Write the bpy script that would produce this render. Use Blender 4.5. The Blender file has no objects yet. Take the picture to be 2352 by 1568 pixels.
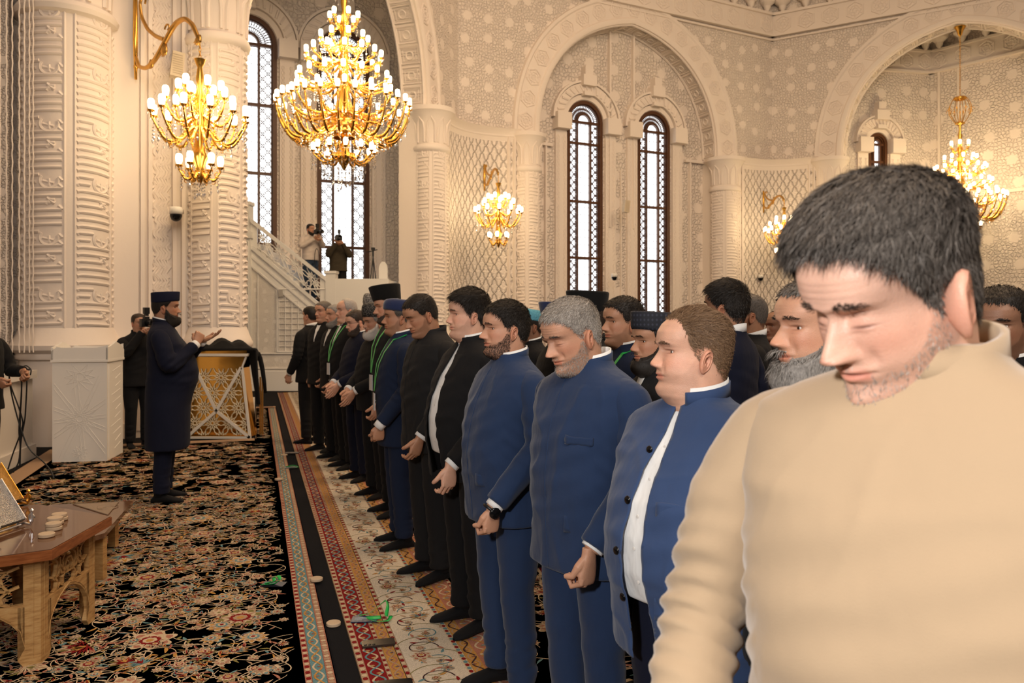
import bpy, math, random
import numpy as np
from mathutils import Matrix, Vector
random.seed(7); RNG = np.random.default_rng(7)
SC = bpy.context.scene
COL = SC.collection
PI = math.pi
F = 1829.0            # focal length in pixels of the 2352 px wide frame
EYE = 1.6

# ------------------------------------------------------------------ camera
cam_d = bpy.data.cameras.new('camera'); cam = bpy.data.objects.new('camera', cam_d); COL.objects.link(cam)
cam_d.sensor_width = 36.0; cam_d.lens = 36.0 * F / 2352.0
cam_d.shift_y = -49.0 / 2352.0
cam.location = (0, 0, EYE); cam.rotation_euler = (PI / 2, 0, 0)
cam_d.clip_start = 0.05; cam_d.clip_end = 200
cam_d.dof.use_dof = True; cam_d.dof.focus_distance = 3.1; cam_d.dof.aperture_fstop = 5.6
SC.camera = cam

# ------------------------------------------------------------------ world and lights
w = bpy.data.worlds.new('world'); SC.world = w; w.use_nodes = True
w.node_tree.nodes['Background'].inputs[0].default_value = (1.0, .80, .60, 1)
w.node_tree.nodes['Background'].inputs[1].default_value = 0.10
SC.view_settings.view_transform = 'Standard'; SC.view_settings.look = 'None'
SC.view_settings.gamma = 1.0; SC.view_settings.use_curve_mapping = False
SC.view_settings.exposure = 0.13
SC.cycles.max_bounces = 5; SC.cycles.diffuse_bounces = 3; SC.cycles.glossy_bounces = 3
SC.cycles.sample_clamp_indirect = 6.0
SC.cycles.caustics_reflective = False; SC.cycles.caustics_refractive = False

def light(name, kind, loc, energy, color, size=1.0, target=None, size_y=None, spot=None):
    d = bpy.data.lights.new(name, kind); d.energy = energy; d.color = color
    if kind == 'AREA':
        d.size = size
        if size_y: d.shape = 'RECTANGLE'; d.size_y = size_y
    elif kind == 'SPOT':
        d.shadow_soft_size = size; d.spot_size = spot or 1.6; d.spot_blend = .9
    else: d.shadow_soft_size = size
    o = bpy.data.objects.new(name, d); COL.objects.link(o); o.location = loc
    if target is not None:
        o.rotation_euler = (Vector(target) - Vector(loc)).to_track_quat('-Z', 'Y').to_euler()
    return o
# unseen overhead area light, added as warm fill for the hall
light('overhead_fill', 'AREA', (3.0, 9.0, 12.4), 1150, (1.0, .68, .41), 9.0, target=(1.0, 11.0, 0))
light('rear_fill', 'AREA', (3.0, -5.0, 9.0), 800, (1.0, .88, .76), 6.0, target=(0, 10.0, 2.0))  # unseen area light behind the camera, added as neutral fill
# unseen area light on the right, added to brighten the far walls
light('right_fill', 'AREA', (8.0, 11.0, 9.5), 430, (1.0, .76, .50), 3.5, target=(3.0, 24.0, 1.5))
# the photographers' flash, bounced from behind the camera's left shoulder
light('flash_light', 'SPOT', (-.85, -.75, 2.20), 300, (1.0, .96, .92), .10, target=(.7, 2.6, 1.2), spot=1.75)

# ------------------------------------------------------------------ helpers
def P(px, py, z):
    """point of the hall that stands z metres in front of the tripod and is read off the survey sheet at px, py"""
    return np.array([(px - 1176.0) * z / F, z, EYE + (735.0 - py) * z / F])

def rotz(a):
    c, s = math.cos(a), math.sin(a); return np.array([[c, -s, 0], [s, c, 0], [0, 0, 1.0]])
def rotx(a):
    c, s = math.cos(a), math.sin(a); return np.array([[1, 0, 0], [0, c, -s], [0, s, c.real]])
def roty(a):
    c, s = math.cos(a), math.sin(a); return np.array([[c, 0, s], [0, 1, 0], [-s, 0, c]])

class MB:
    def __init__(s): s.V = []; s.Fc = []; s.M = []; s.n = 0; s.m = 0
    def add(s, V, Fs, m=None, T=None, t=None):
        V = np.asarray(V, float).reshape(-1, 3)
        if T is not None: V = V @ np.asarray(T).T
        if t is not None: V = V + np.asarray(t)
        off = s.n; s.V.append(V); s.n += len(V)
        mm = s.m if m is None else m
        for f in Fs: s.Fc.append([i + off for i in f]); s.M.append(mm)
        return s
    def box(s, c, d, T=None, m=None):
        x, y, z = [a / 2 for a in d]
        V = np.array([[-x,-y,-z],[x,-y,-z],[x,y,-z],[-x,y,-z],[-x,-y,z],[x,-y,z],[x,y,z],[-x,y,z]])
        if T is not None: V = V @ np.asarray(T).T
        return s.add(V + np.asarray(c), [(0,3,2,1),(4,5,6,7),(0,1,5,4),(1,2,6,5),(2,3,7,6),(3,0,4,7)], m)
    def grid(s, G, cu=False, cv=False, m=None, flip=False):
        G = np.asarray(G); a, b = G.shape[:2]; Fs = []
        for i in range(a if cu else a - 1):
            i2 = (i + 1) % a
            for j in range(b if cv else b - 1):
                j2 = (j + 1) % b
                q = (i * b + j, i * b + j2, i2 * b + j2, i2 * b + j)
                Fs.append(q[::-1] if flip else q)
        return s.add(G.reshape(-1, 3), Fs, m)
    def tube(s, pts, r, n=8, cap=True, m=None, closed=False, flat=None):
        pts = np.asarray(pts, float); k = len(pts)
        r = np.broadcast_to(np.asarray(r, float), (k,)) if np.ndim(r) <= 1 else r
        if closed: tg = np.roll(pts, -1, 0) - np.roll(pts, 1, 0)
        else: tg = np.gradient(pts, axis=0)
        tg /= (np.linalg.norm(tg, axis=1, keepdims=True) + 1e-12)
        up = np.array([0, 0, 1.0]) if abs(tg[0, 2]) < .9 else np.array([0, 1.0, 0])
        u = np.cross(tg[0], up); u /= np.linalg.norm(u)
        a = np.arange(n) * 2 * PI / n; G = np.zeros((k, n, 3))
        for i in range(k):
            u = u - tg[i] * np.dot(u, tg[i]); u /= (np.linalg.norm(u) + 1e-12); v = np.cross(tg[i], u)
            G[i] = pts[i] + r[i] * (np.cos(a)[:, None] * u + np.sin(a)[:, None] * v)
        off = s.n; s.grid(G, closed, True, m)
        if cap and not closed:
            mm = s.m if m is None else m
            s.Fc.append([off + j for j in range(n)][::-1]); s.M.append(mm)
            s.Fc.append([off + (k - 1) * n + j for j in range(n)]); s.M.append(mm)
        return s
    def lathe(s, prof, c=(0, 0, 0), n=24, m=None, T=None, a0=0.0, a1=2 * PI):
        full = abs(a1 - a0 - 2 * PI) < 1e-6
        a = a0 + np.arange(n if full else n + 1) * (a1 - a0) / n
        G = np.array([[[r * math.cos(t), r * math.sin(t), z] for t in a] for r, z in prof])
        if T is not None: G = G @ np.asarray(T).T
        return s.grid(G + np.asarray(c), False, full, m)
    def prism(s, poly, y0, y1, T=None, t=None, m=None, axis='y'):
        """poly in the x,z plane extruded along y (or x,y plane along z)"""
        n = len(poly)
        if axis == 'y': V = [(x, y0, z) for x, z in poly] + [(x, y1, z) for x, z in poly]
        else: V = [(x, z, y0) for x, z in poly] + [(x, z, y1) for x, z in poly]
        Fs = [tuple(range(n)), tuple(range(2 * n - 1, n - 1, -1))] + [(i, i + n, (i + 1) % n + n, (i + 1) % n) for i in range(n)]
        return s.add(V, Fs, m, T, t)
    def build(s, name, mats, parent=None, smooth=False, loc=None, rz=None, M=None):
        me = bpy.data.meshes.new(name)
        V = np.concatenate(s.V) if s.V else np.zeros((0, 3))
        me.from_pydata(V.tolist(), [], s.Fc)
        if not isinstance(mats, (list, tuple)): mats = [mats]
        for mm in mats: me.materials.append(mm)
        if len(mats) > 1: me.polygons.foreach_set('material_index', s.M)
        if smooth: me.polygons.foreach_set('use_smooth', [True] * len(me.polygons))
        me.update()
        o = bpy.data.objects.new(name, me); COL.objects.link(o)
        if M is not None: o.matrix_world = M
        if loc is not None: o.location = loc
        if rz is not None: o.rotation_euler = (0, 0, rz)
        if parent is not None: o.parent = parent
        return o

def auto_smooth(o, ang=40):
    me = o.data
    me.polygons.foreach_set('use_smooth', [True] * len(me.polygons))
    try: me.set_sharp_from_angle(angle=math.radians(ang))
    except Exception: pass
    return o
def tag(o, label=None, cat=None, group=None, kind=None):
    if label: o['label'] = label
    if cat: o['category'] = cat
    if group: o['group'] = group
    if kind: o['kind'] = kind
    return o
def struct(o): o['kind'] = 'structure'; return o
def empty(name, loc, label, cat, rz=0, group=None):
    o = bpy.data.objects.new(name, None); COL.objects.link(o); o.empty_display_size = .1
    o.location = loc; o.rotation_euler = (0, 0, rz); return tag(o, label, cat, group)
def link_copy(o, parent=None):
    c = o.copy(); COL.objects.link(c)
    if parent is not None: c.parent = parent
    return c
def copy_tree(o, parent=None):
    c = link_copy(o, parent)
    for ch in list(o.children): copy_tree(ch, c)
    return c

# ------------------------------------------------------------------ materials
class NT:
    def __init__(s, name):
        s.mat = bpy.data.materials.new(name); s.mat.use_nodes = True
        s.t = s.mat.node_tree; s.N = s.t.nodes; s.L = s.t.links; s.b = s.N['Principled BSDF']
    def n(s, typ, **kw):
        x = s.N.new(typ)
        for k, v in kw.items(): setattr(x, k, v)
        return x
    def put(s, sock, v):
        if v is None: return
        if hasattr(v, 'is_output') or isinstance(v, bpy.types.NodeSocket): s.L.new(v, sock)
        else: sock.default_value = v
    def math(s, op, a, b=None, c=None):
        x = s.n('ShaderNodeMath', operation=op); s.put(x.inputs[0], a); s.put(x.inputs[1], b)
        if c is not None: s.put(x.inputs[2], c)
        return x.outputs[0]
    def vor(s, vec, scale, feature='F1', rand=1.0, dim='3D'):
        x = s.n('ShaderNodeTexVoronoi', feature=feature, voronoi_dimensions=dim)
        s.L.new(vec, x.inputs['Vector']); x.inputs['Scale'].default_value = scale; x.inputs['Randomness'].default_value = rand
        return x
    def noise(s, vec, scale, detail=3, rough=.5):
        x = s.n('ShaderNodeTexNoise'); s.L.new(vec, x.inputs['Vector'])
        x.inputs['Scale'].default_value = scale; x.inputs['Detail'].default_value = detail; x.inputs['Roughness'].default_value = rough
        return x.outputs[0]
    def obj(s): return s.n('ShaderNodeTexCoord').outputs['Object']
    def mapping(s, vec, scale=(1, 1, 1), rot=(0, 0, 0)):
        x = s.n('ShaderNodeMapping'); s.L.new(vec, x.inputs[0]); x.inputs['Scale'].default_value = scale; x.inputs['Rotation'].default_value = rot
        return x.outputs[0]
    def ramp(s, fac, stops):
        x = s.n('ShaderNodeValToRGB'); s.L.new(fac, x.inputs[0]); e = x.color_ramp.elements
        while len(e) < len(stops): e.new(.5)
        for el, (p, c) in zip(e, stops): el.position = p; el.color = (c[0], c[1], c[2], 1)
        return x.outputs[0]
    def bump(s, h, dist, strength=1.0):
        x = s.n('ShaderNodeBump'); x.inputs['Distance'].default_value = dist; x.inputs['Strength'].default_value = strength
        s.L.new(h, x.inputs['Height']); s.L.new(x.outputs[0], s.b.inputs['Normal']); return x
    def set(s, col=None, rough=None, metal=None, spec=None, emis=None, es=None, trans=None):
        b = s.b
        if col is not None:
            if isinstance(col, tuple): b.inputs['Base Color'].default_value = (*col[:3], 1)
            else: s.L.new(col, b.inputs['Base Color'])
        if rough is not None: b.inputs['Roughness'].default_value = rough
        if metal is not None: b.inputs['Metallic'].default_value = metal
        if spec is not None: b.inputs['Specular IOR Level'].default_value = spec
        if emis is not None: b.inputs['Emission Color'].default_value = (*emis, 1); b.inputs['Emission Strength'].default_value = es
        if trans is not None: b.inputs['Transmission Weight'].default_value = trans
        return s
def simple(name, col, rough=.6, metal=0, spec=.4, noise=None, emis=None, es=0):
    t = NT(name).set(col, rough, metal, spec)
    if emis: t.set(emis=emis, es=es)
    if noise: t.bump(t.noise(t.obj(), noise[0], 3), noise[1])
    return t.mat

PL = (.83, .735, .655)
def plaster_arabesque(name, scale=1.6, depth=.027, col=PL):
    """carved floral plaster with plain round bosses (object x,z plane)"""
    t = NT(name).set(col, .75, 0, .25); o = t.obj()
    sx = t.n('ShaderNodeSeparateXYZ'); t.L.new(o, sx.inputs[0]); cx = t.n('ShaderNodeCombineXYZ')
    t.L.new(sx.outputs[0], cx.inputs[0]); t.L.new(sx.outputs[2], cx.inputs[1]); v = cx.outputs[0]
    big = t.vor(v, scale, rand=.35, dim='2D').outputs['Distance']
    disc = t.math('SMOOTH_MIN', t.math('MULTIPLY', t.math('SUBTRACT', big, .16), 14), 1.0, .2)
    disc = t.math('MAXIMUM', disc, 0.0)
    f1 = t.vor(v, scale * 7.5, 'DISTANCE_TO_EDGE', .9, '2D').outputs['Distance']
    f1 = t.math('MINIMUM', t.math('MULTIPLY', f1, 5), 1.0)
    f2 = t.vor(v, scale * 17, 'F1', .9, '2D').outputs['Distance']
    h = t.math('ADD', t.math('MULTIPLY', f1, .7), t.math('MULTIPLY', f2, .5))
    h = t.math('MULTIPLY', t.math('SUBTRACT', h, .80), disc)
    t.bump(h, depth); return t.mat
def plaster_lattice(name, kx=4.6, kz=2.6, depth=.04, col=PL):
    """interlaced ogee lattice with small florals (object x,z plane)"""
    t = NT(name).set(col, .75, 0, .25); o = t.obj()
    sx = t.n('ShaderNodeSeparateXYZ'); t.L.new(o, sx.inputs[0]); x, z = sx.outputs[0], sx.outputs[2]
    def rib(sgn):
        w = t.math('MULTIPLY', t.math('SINE', t.math('MULTIPLY', z, kz * 2 * PI * 2)), .06 * sgn)
        a = t.math('ADD', t.math('MULTIPLY', x, kx), t.math('ADD', t.math('MULTIPLY', z, kz * sgn), w))
        f = t.math('ABSOLUTE', t.math('SUBTRACT', t.math('FRACT', a), .5))
        return t.math('MAXIMUM', t.math('SUBTRACT', 1.0, t.math('MULTIPLY', f, 9)), 0.0)
    r = t.math('MAXIMUM', rib(1), rib(-1))
    cx = t.n('ShaderNodeCombineXYZ'); t.L.new(x, cx.inputs[0]); t.L.new(z, cx.inputs[1])
    f2 = t.vor(cx.outputs[0], kx * 4.5, 'F1', .9, '2D').outputs['Distance']
    h = t.math('ADD', r, t.math('MULTIPLY', f2, .45)); t.bump(h, depth); return t.mat
M_ARAB = plaster_arabesque('plaster_arabesque')
M_ARAB2 = plaster_arabesque('plaster_arabesque_large', 1.25, .034)
M_FINE = plaster_arabesque('plaster_fine_carving', 3.5, .02)
M_LATT = plaster_lattice('plaster_lattice')
M_PLAIN = simple('plaster_plain', PL, .7, 0, .3, noise=(14, .002))
M_DOWN = simple('plaster_dado', (.70, .66, .61), .6, 0, .3, noise=(30, .001))
M_WOOD_D = simple('window_wood', (.085, .032, .012), .45, 0, .4, noise=(25, .002))
M_SKYPANE = simple('daylit_pane', (.9, .95, 1), .3, 0, .5, emis=(.93, .97, 1.0), es=2.3)
M_GOLD = simple('gold', (.88, .50, .10), .26, 1.0)
M_GOLD_D = simple('old_gold', (.62, .36, .10), .35, 1.0)
M_BULB = simple('lamp_glass', (1, .9, .7), .3, emis=(1.0, .80, .48), es=9.0)
t = NT('crystal').set((.95, .95, 1), .05, 0, 1.0); t.set(trans=.8); M_CRYS = t.mat
M_BLACK = simple('black_plastic', (.01, .01, .011), .4)
M_BLACKG = simple('black_gloss', (.006, .006, .007), .12)
M_WHITE = simple('white_paint', (.80, .77, .72), .5)
M_SILVER = simple('silver', (.75, .75, .78), .3, 1.0)
# ================================================================== STRUCTURE
def frame(ox, oy, ang):
    return Matrix.Translation((ox, oy, 0)) @ Matrix.Rotation(ang, 4, 'Z')
D = math.radians
PC = [(-5.92, 10.6), (-4.29, 11.6), (-1.91, 18.8), (.40, 21.3), (6.55, 24.5), (9.77, 24.5), (15.6, 20.9)]
SPR = 6.6; APX = 10.1; TOPZ = 12.6

# floor, ceiling and the walls behind the tripod
b = MB(); b.box((2, 9, -.05), (44, 50, .1)); struct(b.build('floor', simple('black_carpet', (.010, .010, .012), .95, 0, .1, noise=(300, .004))))
b = MB(); b.box((2, 9, 13.05), (44, 50, .1)); struct(b.build('ceiling', M_PLAIN))
b = MB(); b.box((2, -12, 6.5), (44, .2, 13)); struct(b.build('wall_back', M_ARAB))
b = MB(); b.box((19, 5, 6.5), (.2, 34, 13)); struct(b.build('wall_right', M_ARAB))
b = MB(); b.box((-11, 6, 6.5), (.2, 36, 13)); struct(b.build('wall_far_left', M_ARAB))

def arch_pts(x0, x1, z0, z1, n=40, fall=(.58, .92)):
    a = (x1 - x0) / 2; xc = (x0 + x1) / 2; H = z1 - z0; r = []
    for i in range(n + 1):
        t = i / n; q = 1 - t
        x = q**3 * a + 3*q*q*t * a + 3*q*t*t * .6*a; z = 3*q*q*t * fall[0]*H + 3*q*t*t * fall[1]*H + t**3 * H
        r.append((x, z))
    left = [(xc - x, z0 + z) for x, z in r]; right = [(xc + x, z0 + z) for x, z in r[::-1][1:]]
    return np.array(left + right)
def offset_curve(c, d):
    t = np.gradient(c, axis=0); t /= np.linalg.norm(t, axis=1, keepdims=True)
    n = np.stack([-t[:, 1], t[:, 0]], 1); return c + n * d
def resample(c, step):
    s = np.r_[0, np.cumsum(np.linalg.norm(np.diff(c, axis=0), axis=1))]; k = max(2, int(s[-1] / step))
    u = (np.arange(k) + .5) * s[-1] / k
    x = np.interp(u, s, c[:, 0]); z = np.interp(u, s, c[:, 1]); t = np.gradient(c, axis=0)
    return np.stack([x, z], 1), np.arctan2(np.interp(u, s, t[:, 1]), np.interp(u, s, t[:, 0]))
def hexrose(b, x, z, r, y, ang=0, h=.03):
    """carved hexagonal rosette standing on a wall face (outwards is -y)"""
    for k, (rr, tr) in enumerate(((r, .10 * r), (r * .62, .07 * r))):
        a = ang + np.arange(6) * PI / 3 + k * PI / 6
        b.tube(np.stack([x + rr * np.cos(a), np.full(6, y), z + rr * np.sin(a)], 1), tr*1.25, 5, closed=True)
    for k in range(6):
        a = ang + k * PI / 3
        b.tube([(x + .15*r*math.cos(a), y, z + .15*r*math.sin(a)), (x + .95*r*math.cos(a), y, z + .95*r*math.sin(a))], .06 * r, 4, cap=False)
    b.tube(np.stack([x + .3*r*np.cos(np.arange(8)*PI/4), np.full(8, y), z + .3*r*np.sin(np.arange(8)*PI/4)], 1), .07*r, 5, closed=True)

def arch_wall(nm, num, A, B, ext0, ext1, th=.6, frieze=(0, 0)):
    L = math.dist(A, B); ang = math.atan2(B[1] - A[1], B[0] - A[0]); M = frame(A[0], A[1], ang)
    c = arch_pts(.35, L - .35, SPR, APX)
    b = MB(); Z = np.zeros(len(c))
    b.grid(np.stack([np.stack([c[:, 0], Z, c[:, 1]], 1), np.stack([c[:, 0], Z, Z + TOPZ], 1)]), flip=True)
    for x0, x1 in ((-ext0, .35), (L - .35, L + ext1)):
        b.grid(np.array([[(x0, 0, SPR), (x1, 0, SPR)], [(x0, 0, TOPZ), (x1, 0, TOPZ)]]), flip=True)
    b.grid(np.stack([np.stack([c[:, 0], Z + th, c[:, 1]], 1), np.stack([c[:, 0], Z, c[:, 1]], 1)]), flip=True)
    for x0, x1 in ((-ext0, .35), (L - .35, L + ext1)):
        b.grid(np.array([[(x0, 0, SPR), (x1, 0, SPR)], [(x0, th, SPR), (x1, th, SPR)]]))
    o = b.build('wall_' + nm, M_ARAB, M=M); struct(o)
    b = MB()
    for x0, x1 in ((-.25, .35), (L - .35, L + .25)):     # jambs behind the columns
        b.box(((x0 + x1) / 2, th / 2 + .12, SPR / 2), (x1 - x0, th - .1, SPR))
    struct(b.build('wall_%s_jambs' % nm, M_PLAIN, M=M))
    # archivolt band
    b = MB(); rows = []
    for off, y in ((0, 0), (0, -.07), (.06, -.10), (.14, -.10), (.18, -.05), (.66, -.05), (.70, -.09), (.78, -.09), (.80, 0)):
        q = offset_curve(c, off); rows.append(np.stack([q[:, 0], Z + y, q[:, 1]], 1))
    b.grid(np.stack(rows), flip=True)
    q, an = resample(offset_curve(c, .42), .60)
    for (x, z), a in zip(q, an): hexrose(b, x, z, .23, -.055, a)
    # coffers under the arch
    q, an = resample(offset_curve(c, -.012), .44)
    for (x, z), a in zip(q, an):
        ct, st = math.cos(a), math.sin(a); y0, y1 = .09, th - .06; h = .18
        loop = [(x - h*ct, y0, z - h*st), (x + h*ct, y0, z + h*st), (x + h*ct, y1, z + h*st), (x - h*ct, y1, z - h*st)]
        b.tube(loop, .022, 4, closed=True)
        b.tube([((x - .7*h*ct), y0+.07, z-.7*h*st), (x + .7*h*ct, y0+.07, z+.7*h*st), (x + .7*h*ct, y1-.07, z+.7*h*st), (x-.7*h*ct, y1-.07, z-.7*h*st)], .012, 4, closed=True)
        k = np.arange(10) * PI / 5; ym = (y0 + y1) / 2
        b.tube(np.stack([x + .09*np.cos(k)*ct, ym + .09*np.sin(k), z + .09*np.cos(k)*st], 1), .02, 5, closed=True)
    for off, yy in ((-.01, .02), (-.01, th - .02)):
        q = offset_curve(c, off); b.tube(np.stack([q[:, 0], Z + yy, q[:, 1]], 1), .035, 6, cap=False)
    o = b.build('trim_%d' % num, M_PLAIN, M=M); auto_smooth(o, 45); struct(o)
    # frieze with rosettes and the corbel row above it
    b = MB(); x0, x1 = -frieze[0], L + frieze[1]; xc = (x0 + x1) / 2; w = x1 - x0
    b.box((xc, -.05, 10.95), (w, .10, .62)); b.box((xc, -.09, 10.62), (w, .16, .07)); b.box((xc, -.09, 11.29), (w, .18, .08)); b.box((xc, -.05, 10.50), (w, .07, .05))
    k = int(w / .68)
    for i in range(k):
        x = x0 + (i + .5) * w / k; hexrose(b, x, 10.95, .26, -.10, PI / 6)
        b.lathe([(.03, 11.30), (.10, 11.42), (.12, 11.5), (.24, 11.60), (.27, 11.72), (.44, 11.84), (.46, 12.1), (.46, 12.6)], (x, -.12, 0), 12)
    b.box((xc, -.2, 12.3), (w, .4, .6))
    o = b.build('trim_%d' % (num + 10), M_PLAIN, M=M); auto_smooth(o, 35); struct(o)
    return M, L

MA1, LA1 = arch_wall('left_arch', 1, PC[1], PC[2], 2.5, 1.65, frieze=(2, 1.65))
MA2, LA2 = arch_wall('front', 2, PC[3], PC[4], 2.02, 1.97, frieze=(2.02, 1.97))
MA3, LA3 = arch_wall('right_arch', 3, PC[5], PC[6], 1.73, 2.0, frieze=(1.73, 2.0))

# ---- windows ------------------------------------------------------
WN = [0]
def window(M, xc, zbot, zspr, hw, y, transoms):
    """tall arched wooden window with daylit central panes and pierced side strips"""
    WN[0] += 1; n = WN[0]; y0 = y
    ztop = zspr + hw
    b = MB(); a = np.linspace(0, PI, 25)
    def ring(r0, r1, ya, yb):
        o_ = np.stack([xc + r1*np.cos(a), np.full(25, ya), zspr + r1*np.sin(a)], 1); i_ = np.stack([xc + r0*np.cos(a), np.full(25, ya), zspr + r0*np.sin(a)], 1)
        ob = o_ + (0, yb-ya, 0); ib = i_ + (0, yb-ya, 0); b.grid(np.stack([i_, o_, ob, ib]), True, False)
    for sx in (-1, 1):
        b.box((xc + sx*(hw - .05), y0 + .02, (zbot + zspr)/2), (.10, .16, zspr - zbot))
        b.box((xc + sx*(hw - .115), y0 + .05, (zbot + zspr)/2), (.03, .10, zspr - zbot))
        b.box((xc + sx*.225*hw/.6, y0 + .05, (zbot + zspr)/2), (.055, .10, zspr - zbot))
    ring(hw - .10, hw, y0 - .06, y0 + .10); ring(hw-.13, hw - .10, y0, y0 + .10)
    cw = .225*hw/.6; ring(cw - .03, cw + .03, y0, y0 + .10)
    for z in list(transoms) + [zspr - .02, zbot + .05]: b.box((xc, y0 + .045, z), (2*hw - .1, .11, .075))
    fr = b.build('window_%d' % n, M_WOOD_D, M=M); struct(fr)
    # pierced strips
    b = MB(); s0 = cw + .03; s1 = hw - .13; st = .052
    zs = sorted([zbot + .05] + list(transoms) + [zspr - .02])
    def seg(x0, z0, x1, z1): 
        d = np.array([x1-x0, z1-z0]); l = np.linalg.norm(d); nrm = np.array([-d[1], d[0]])/l*.0075
        V = [(x0+nrm[0], y0+.055, z0+nrm[1]), (x1+nrm[0], y0+.055, z1+nrm[1]), (x1-nrm[0], y0+.055, z1-nrm[1]), (x0-nrm[0], y0+.055, z0-nrm[1])]
        V += [(x, y_ + .02, z_) for x, y_, z_ in V]; b.add(V, [(0,1,2,3),(7,6,5,4),(0,4,5,1),(2,6,7,3)])
    for sx in (-1, 1):
        for za, zb in zip(zs[:-1], zs[1:]):
            za += .05; zb -= .05; W = s1 - s0; nx = 2; cxw = W / nx; nz = max(1, int((zb - za) / cxw)); cz = (zb - za) / nz
            for i in range(nx):
                for j in range(nz):
                    cx_, cz_ = xc + sx*(s0 + (i+.5)*cxw), za + (j+.5)*cz; k = cxw*.36
                    pts = [(cx_ + k*math.cos(q), cz_ + k*math.sin(q)) for q in np.arange(6)*PI/3 + (j % 2)*PI/6]
                    if (i + j) % 2 == 0:
                        for u in range(6): seg(*pts[u], *pts[(u+1) % 6])
                    for q in (PI/4, 3*PI/4, 5*PI/4, 7*PI/4): seg(cx_ + .5*k*math.cos(q)*((i+j)%2==1), cz_ + .5*k*math.sin(q)*((i+j)%2==1), cx_ + .72*cxw*math.cos(q), cz_ + .72*cxw*math.sin(q))
    rr = (cw + .03 + hw - .13) / 2
    for k in range(26):
        q = (k + .5)*PI/26
        for s2 in (-1, 1):
            q2 = q + s2*PI/26; ra, rb = cw + .03, hw - .13
            seg(xc + ra*math.cos(q), zspr + ra*math.sin(q), xc + rb*math.cos(q2), zspr + rb*math.sin(q2))
        seg(xc + rr*math.cos(q), zspr + rr*math.sin(q), xc + rr*math.cos(q+PI/26), zspr + rr*math.sin(q+PI/26))
    # central muntins
    for z in np.arange(zbot + .1, zspr, .215): b.box((xc, y0 + .07, z), (2*cw, .012, .010))
    for sx in (-.33, .33): b.box((xc + sx*cw, y0 + .07, (zbot+zspr)/2), (.010, .012, zspr - zbot))
    b.build('window_lattice', M_WOOD_D, parent=fr)
    b = MB(); b.box((xc, y0 + .10, (zbot + zspr)/2), (2*hw - .12, .015, zspr - zbot))
    p = [(xc + (hw-.06)*math.cos(q), zspr + (hw-.06)*math.sin(q)) for q in np.linspace(0, PI, 25)]; b.prism(p, y0 + .0925, y0 + .1075)
    b.build('pane', M_SKYPANE, parent=fr)
    # plaster surround
    b = MB(); r0 = hw + .02
    for (ra, rb, ya) in ((r0, r0 + .14, -.08), (r0 + .16, r0 + .44, -.16), (r0 + .46, r0 + .52, -.2)):
        o_ = np.stack([xc + rb*np.cos(a), np.full(25, y0+ya), zspr + rb*np.sin(a)], 1); i_ = np.stack([xc + ra*np.cos(a), np.full(25, y0+ya), zspr + ra*np.sin(a)], 1)
        b.grid(np.stack([i_ + (0, -ya, 0), i_, o_, o_ + (0, -ya, 0)]), False, False, flip=True)
    for k in range(17):
        q = (k + .5)*PI/17; r = r0 + .30; b.tube([(xc + (r-.1)*math.cos(q-.04), y0-.17, zspr + (r-.1)*math.sin(q-.04)), (xc + (r+.1)*math.cos(q+.05), y0-.17, zspr + (r+.1)*math.sin(q+.05))], .035, 6)
    b.box((xc, y0 - .16, zspr + r0 + .50), (.44, .34, .30)); b.box((xc, y0 - .14, zspr + r0 + .78), (.26, .28, .28)); b.box((xc, y0 - .13, zspr + r0 + .14), (.30, .28, .12))
    for sx in (-1, 1):
        X = xc + sx*(hw + .24); b.box((X, y0 - .15, zspr - .1), (.46, .36, .46)); b.box((X, y0 - .05, (zspr - .3)/2), (.36, .14, zspr - .3))
        for dx in (-.10, .10):
            zz = np.arange(.4, zspr - .45, .06); b.tube(np.stack([X + dx + .035*np.sin(zz*24), np.full(len(zz), y0 - .125), zz], 1), .018, 4, cap=False)
            b.tube(np.stack([X + dx - .035*np.sin(zz*24), np.full(len(zz), y0 - .125), zz], 1), .018, 4, cap=False)
    o = b.build('trim_%d' % (20 + n), M_PLAIN, M=M); auto_smooth(o, 40); struct(o)

def holed_wall(nm, mat, M, x0, x1, z1, y, holes):
    b = MB(); xs = x0
    def quad(xa, xb, za, zb): b.grid(np.array([[(xa, y, za), (xb, y, za)], [(xa, y, zb), (xb, y, zb)]]), flip=True)
    for xc, hw, zb, zs in sorted(holes):
        quad(xs, xc - hw, 0, z1); quad(xc - hw, xc + hw, 0, zb)
        a = np.linspace(PI, 0, 25); c = np.stack([xc + hw*np.cos(a), np.full(25, y), zs + hw*np.sin(a)], 1); d = c.copy(); d[:, 2] = z1
        b.grid(np.stack([c, d]), flip=True); xs = xc + hw
        e = c + (0, .12, 0); b.grid(np.stack([e, c]), flip=True)
        for sx in (-1, 1): b.grid(np.array([[(xc + sx*hw, y, zb), (xc + sx*hw, y + .12, zb)], [(xc + sx*hw, y, zs), (xc + sx*hw, y + .12, zs)]]), flip=sx > 0)
    quad(xs, x1, 0, z1)
    struct(b.build(nm, mat, M=M))

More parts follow.
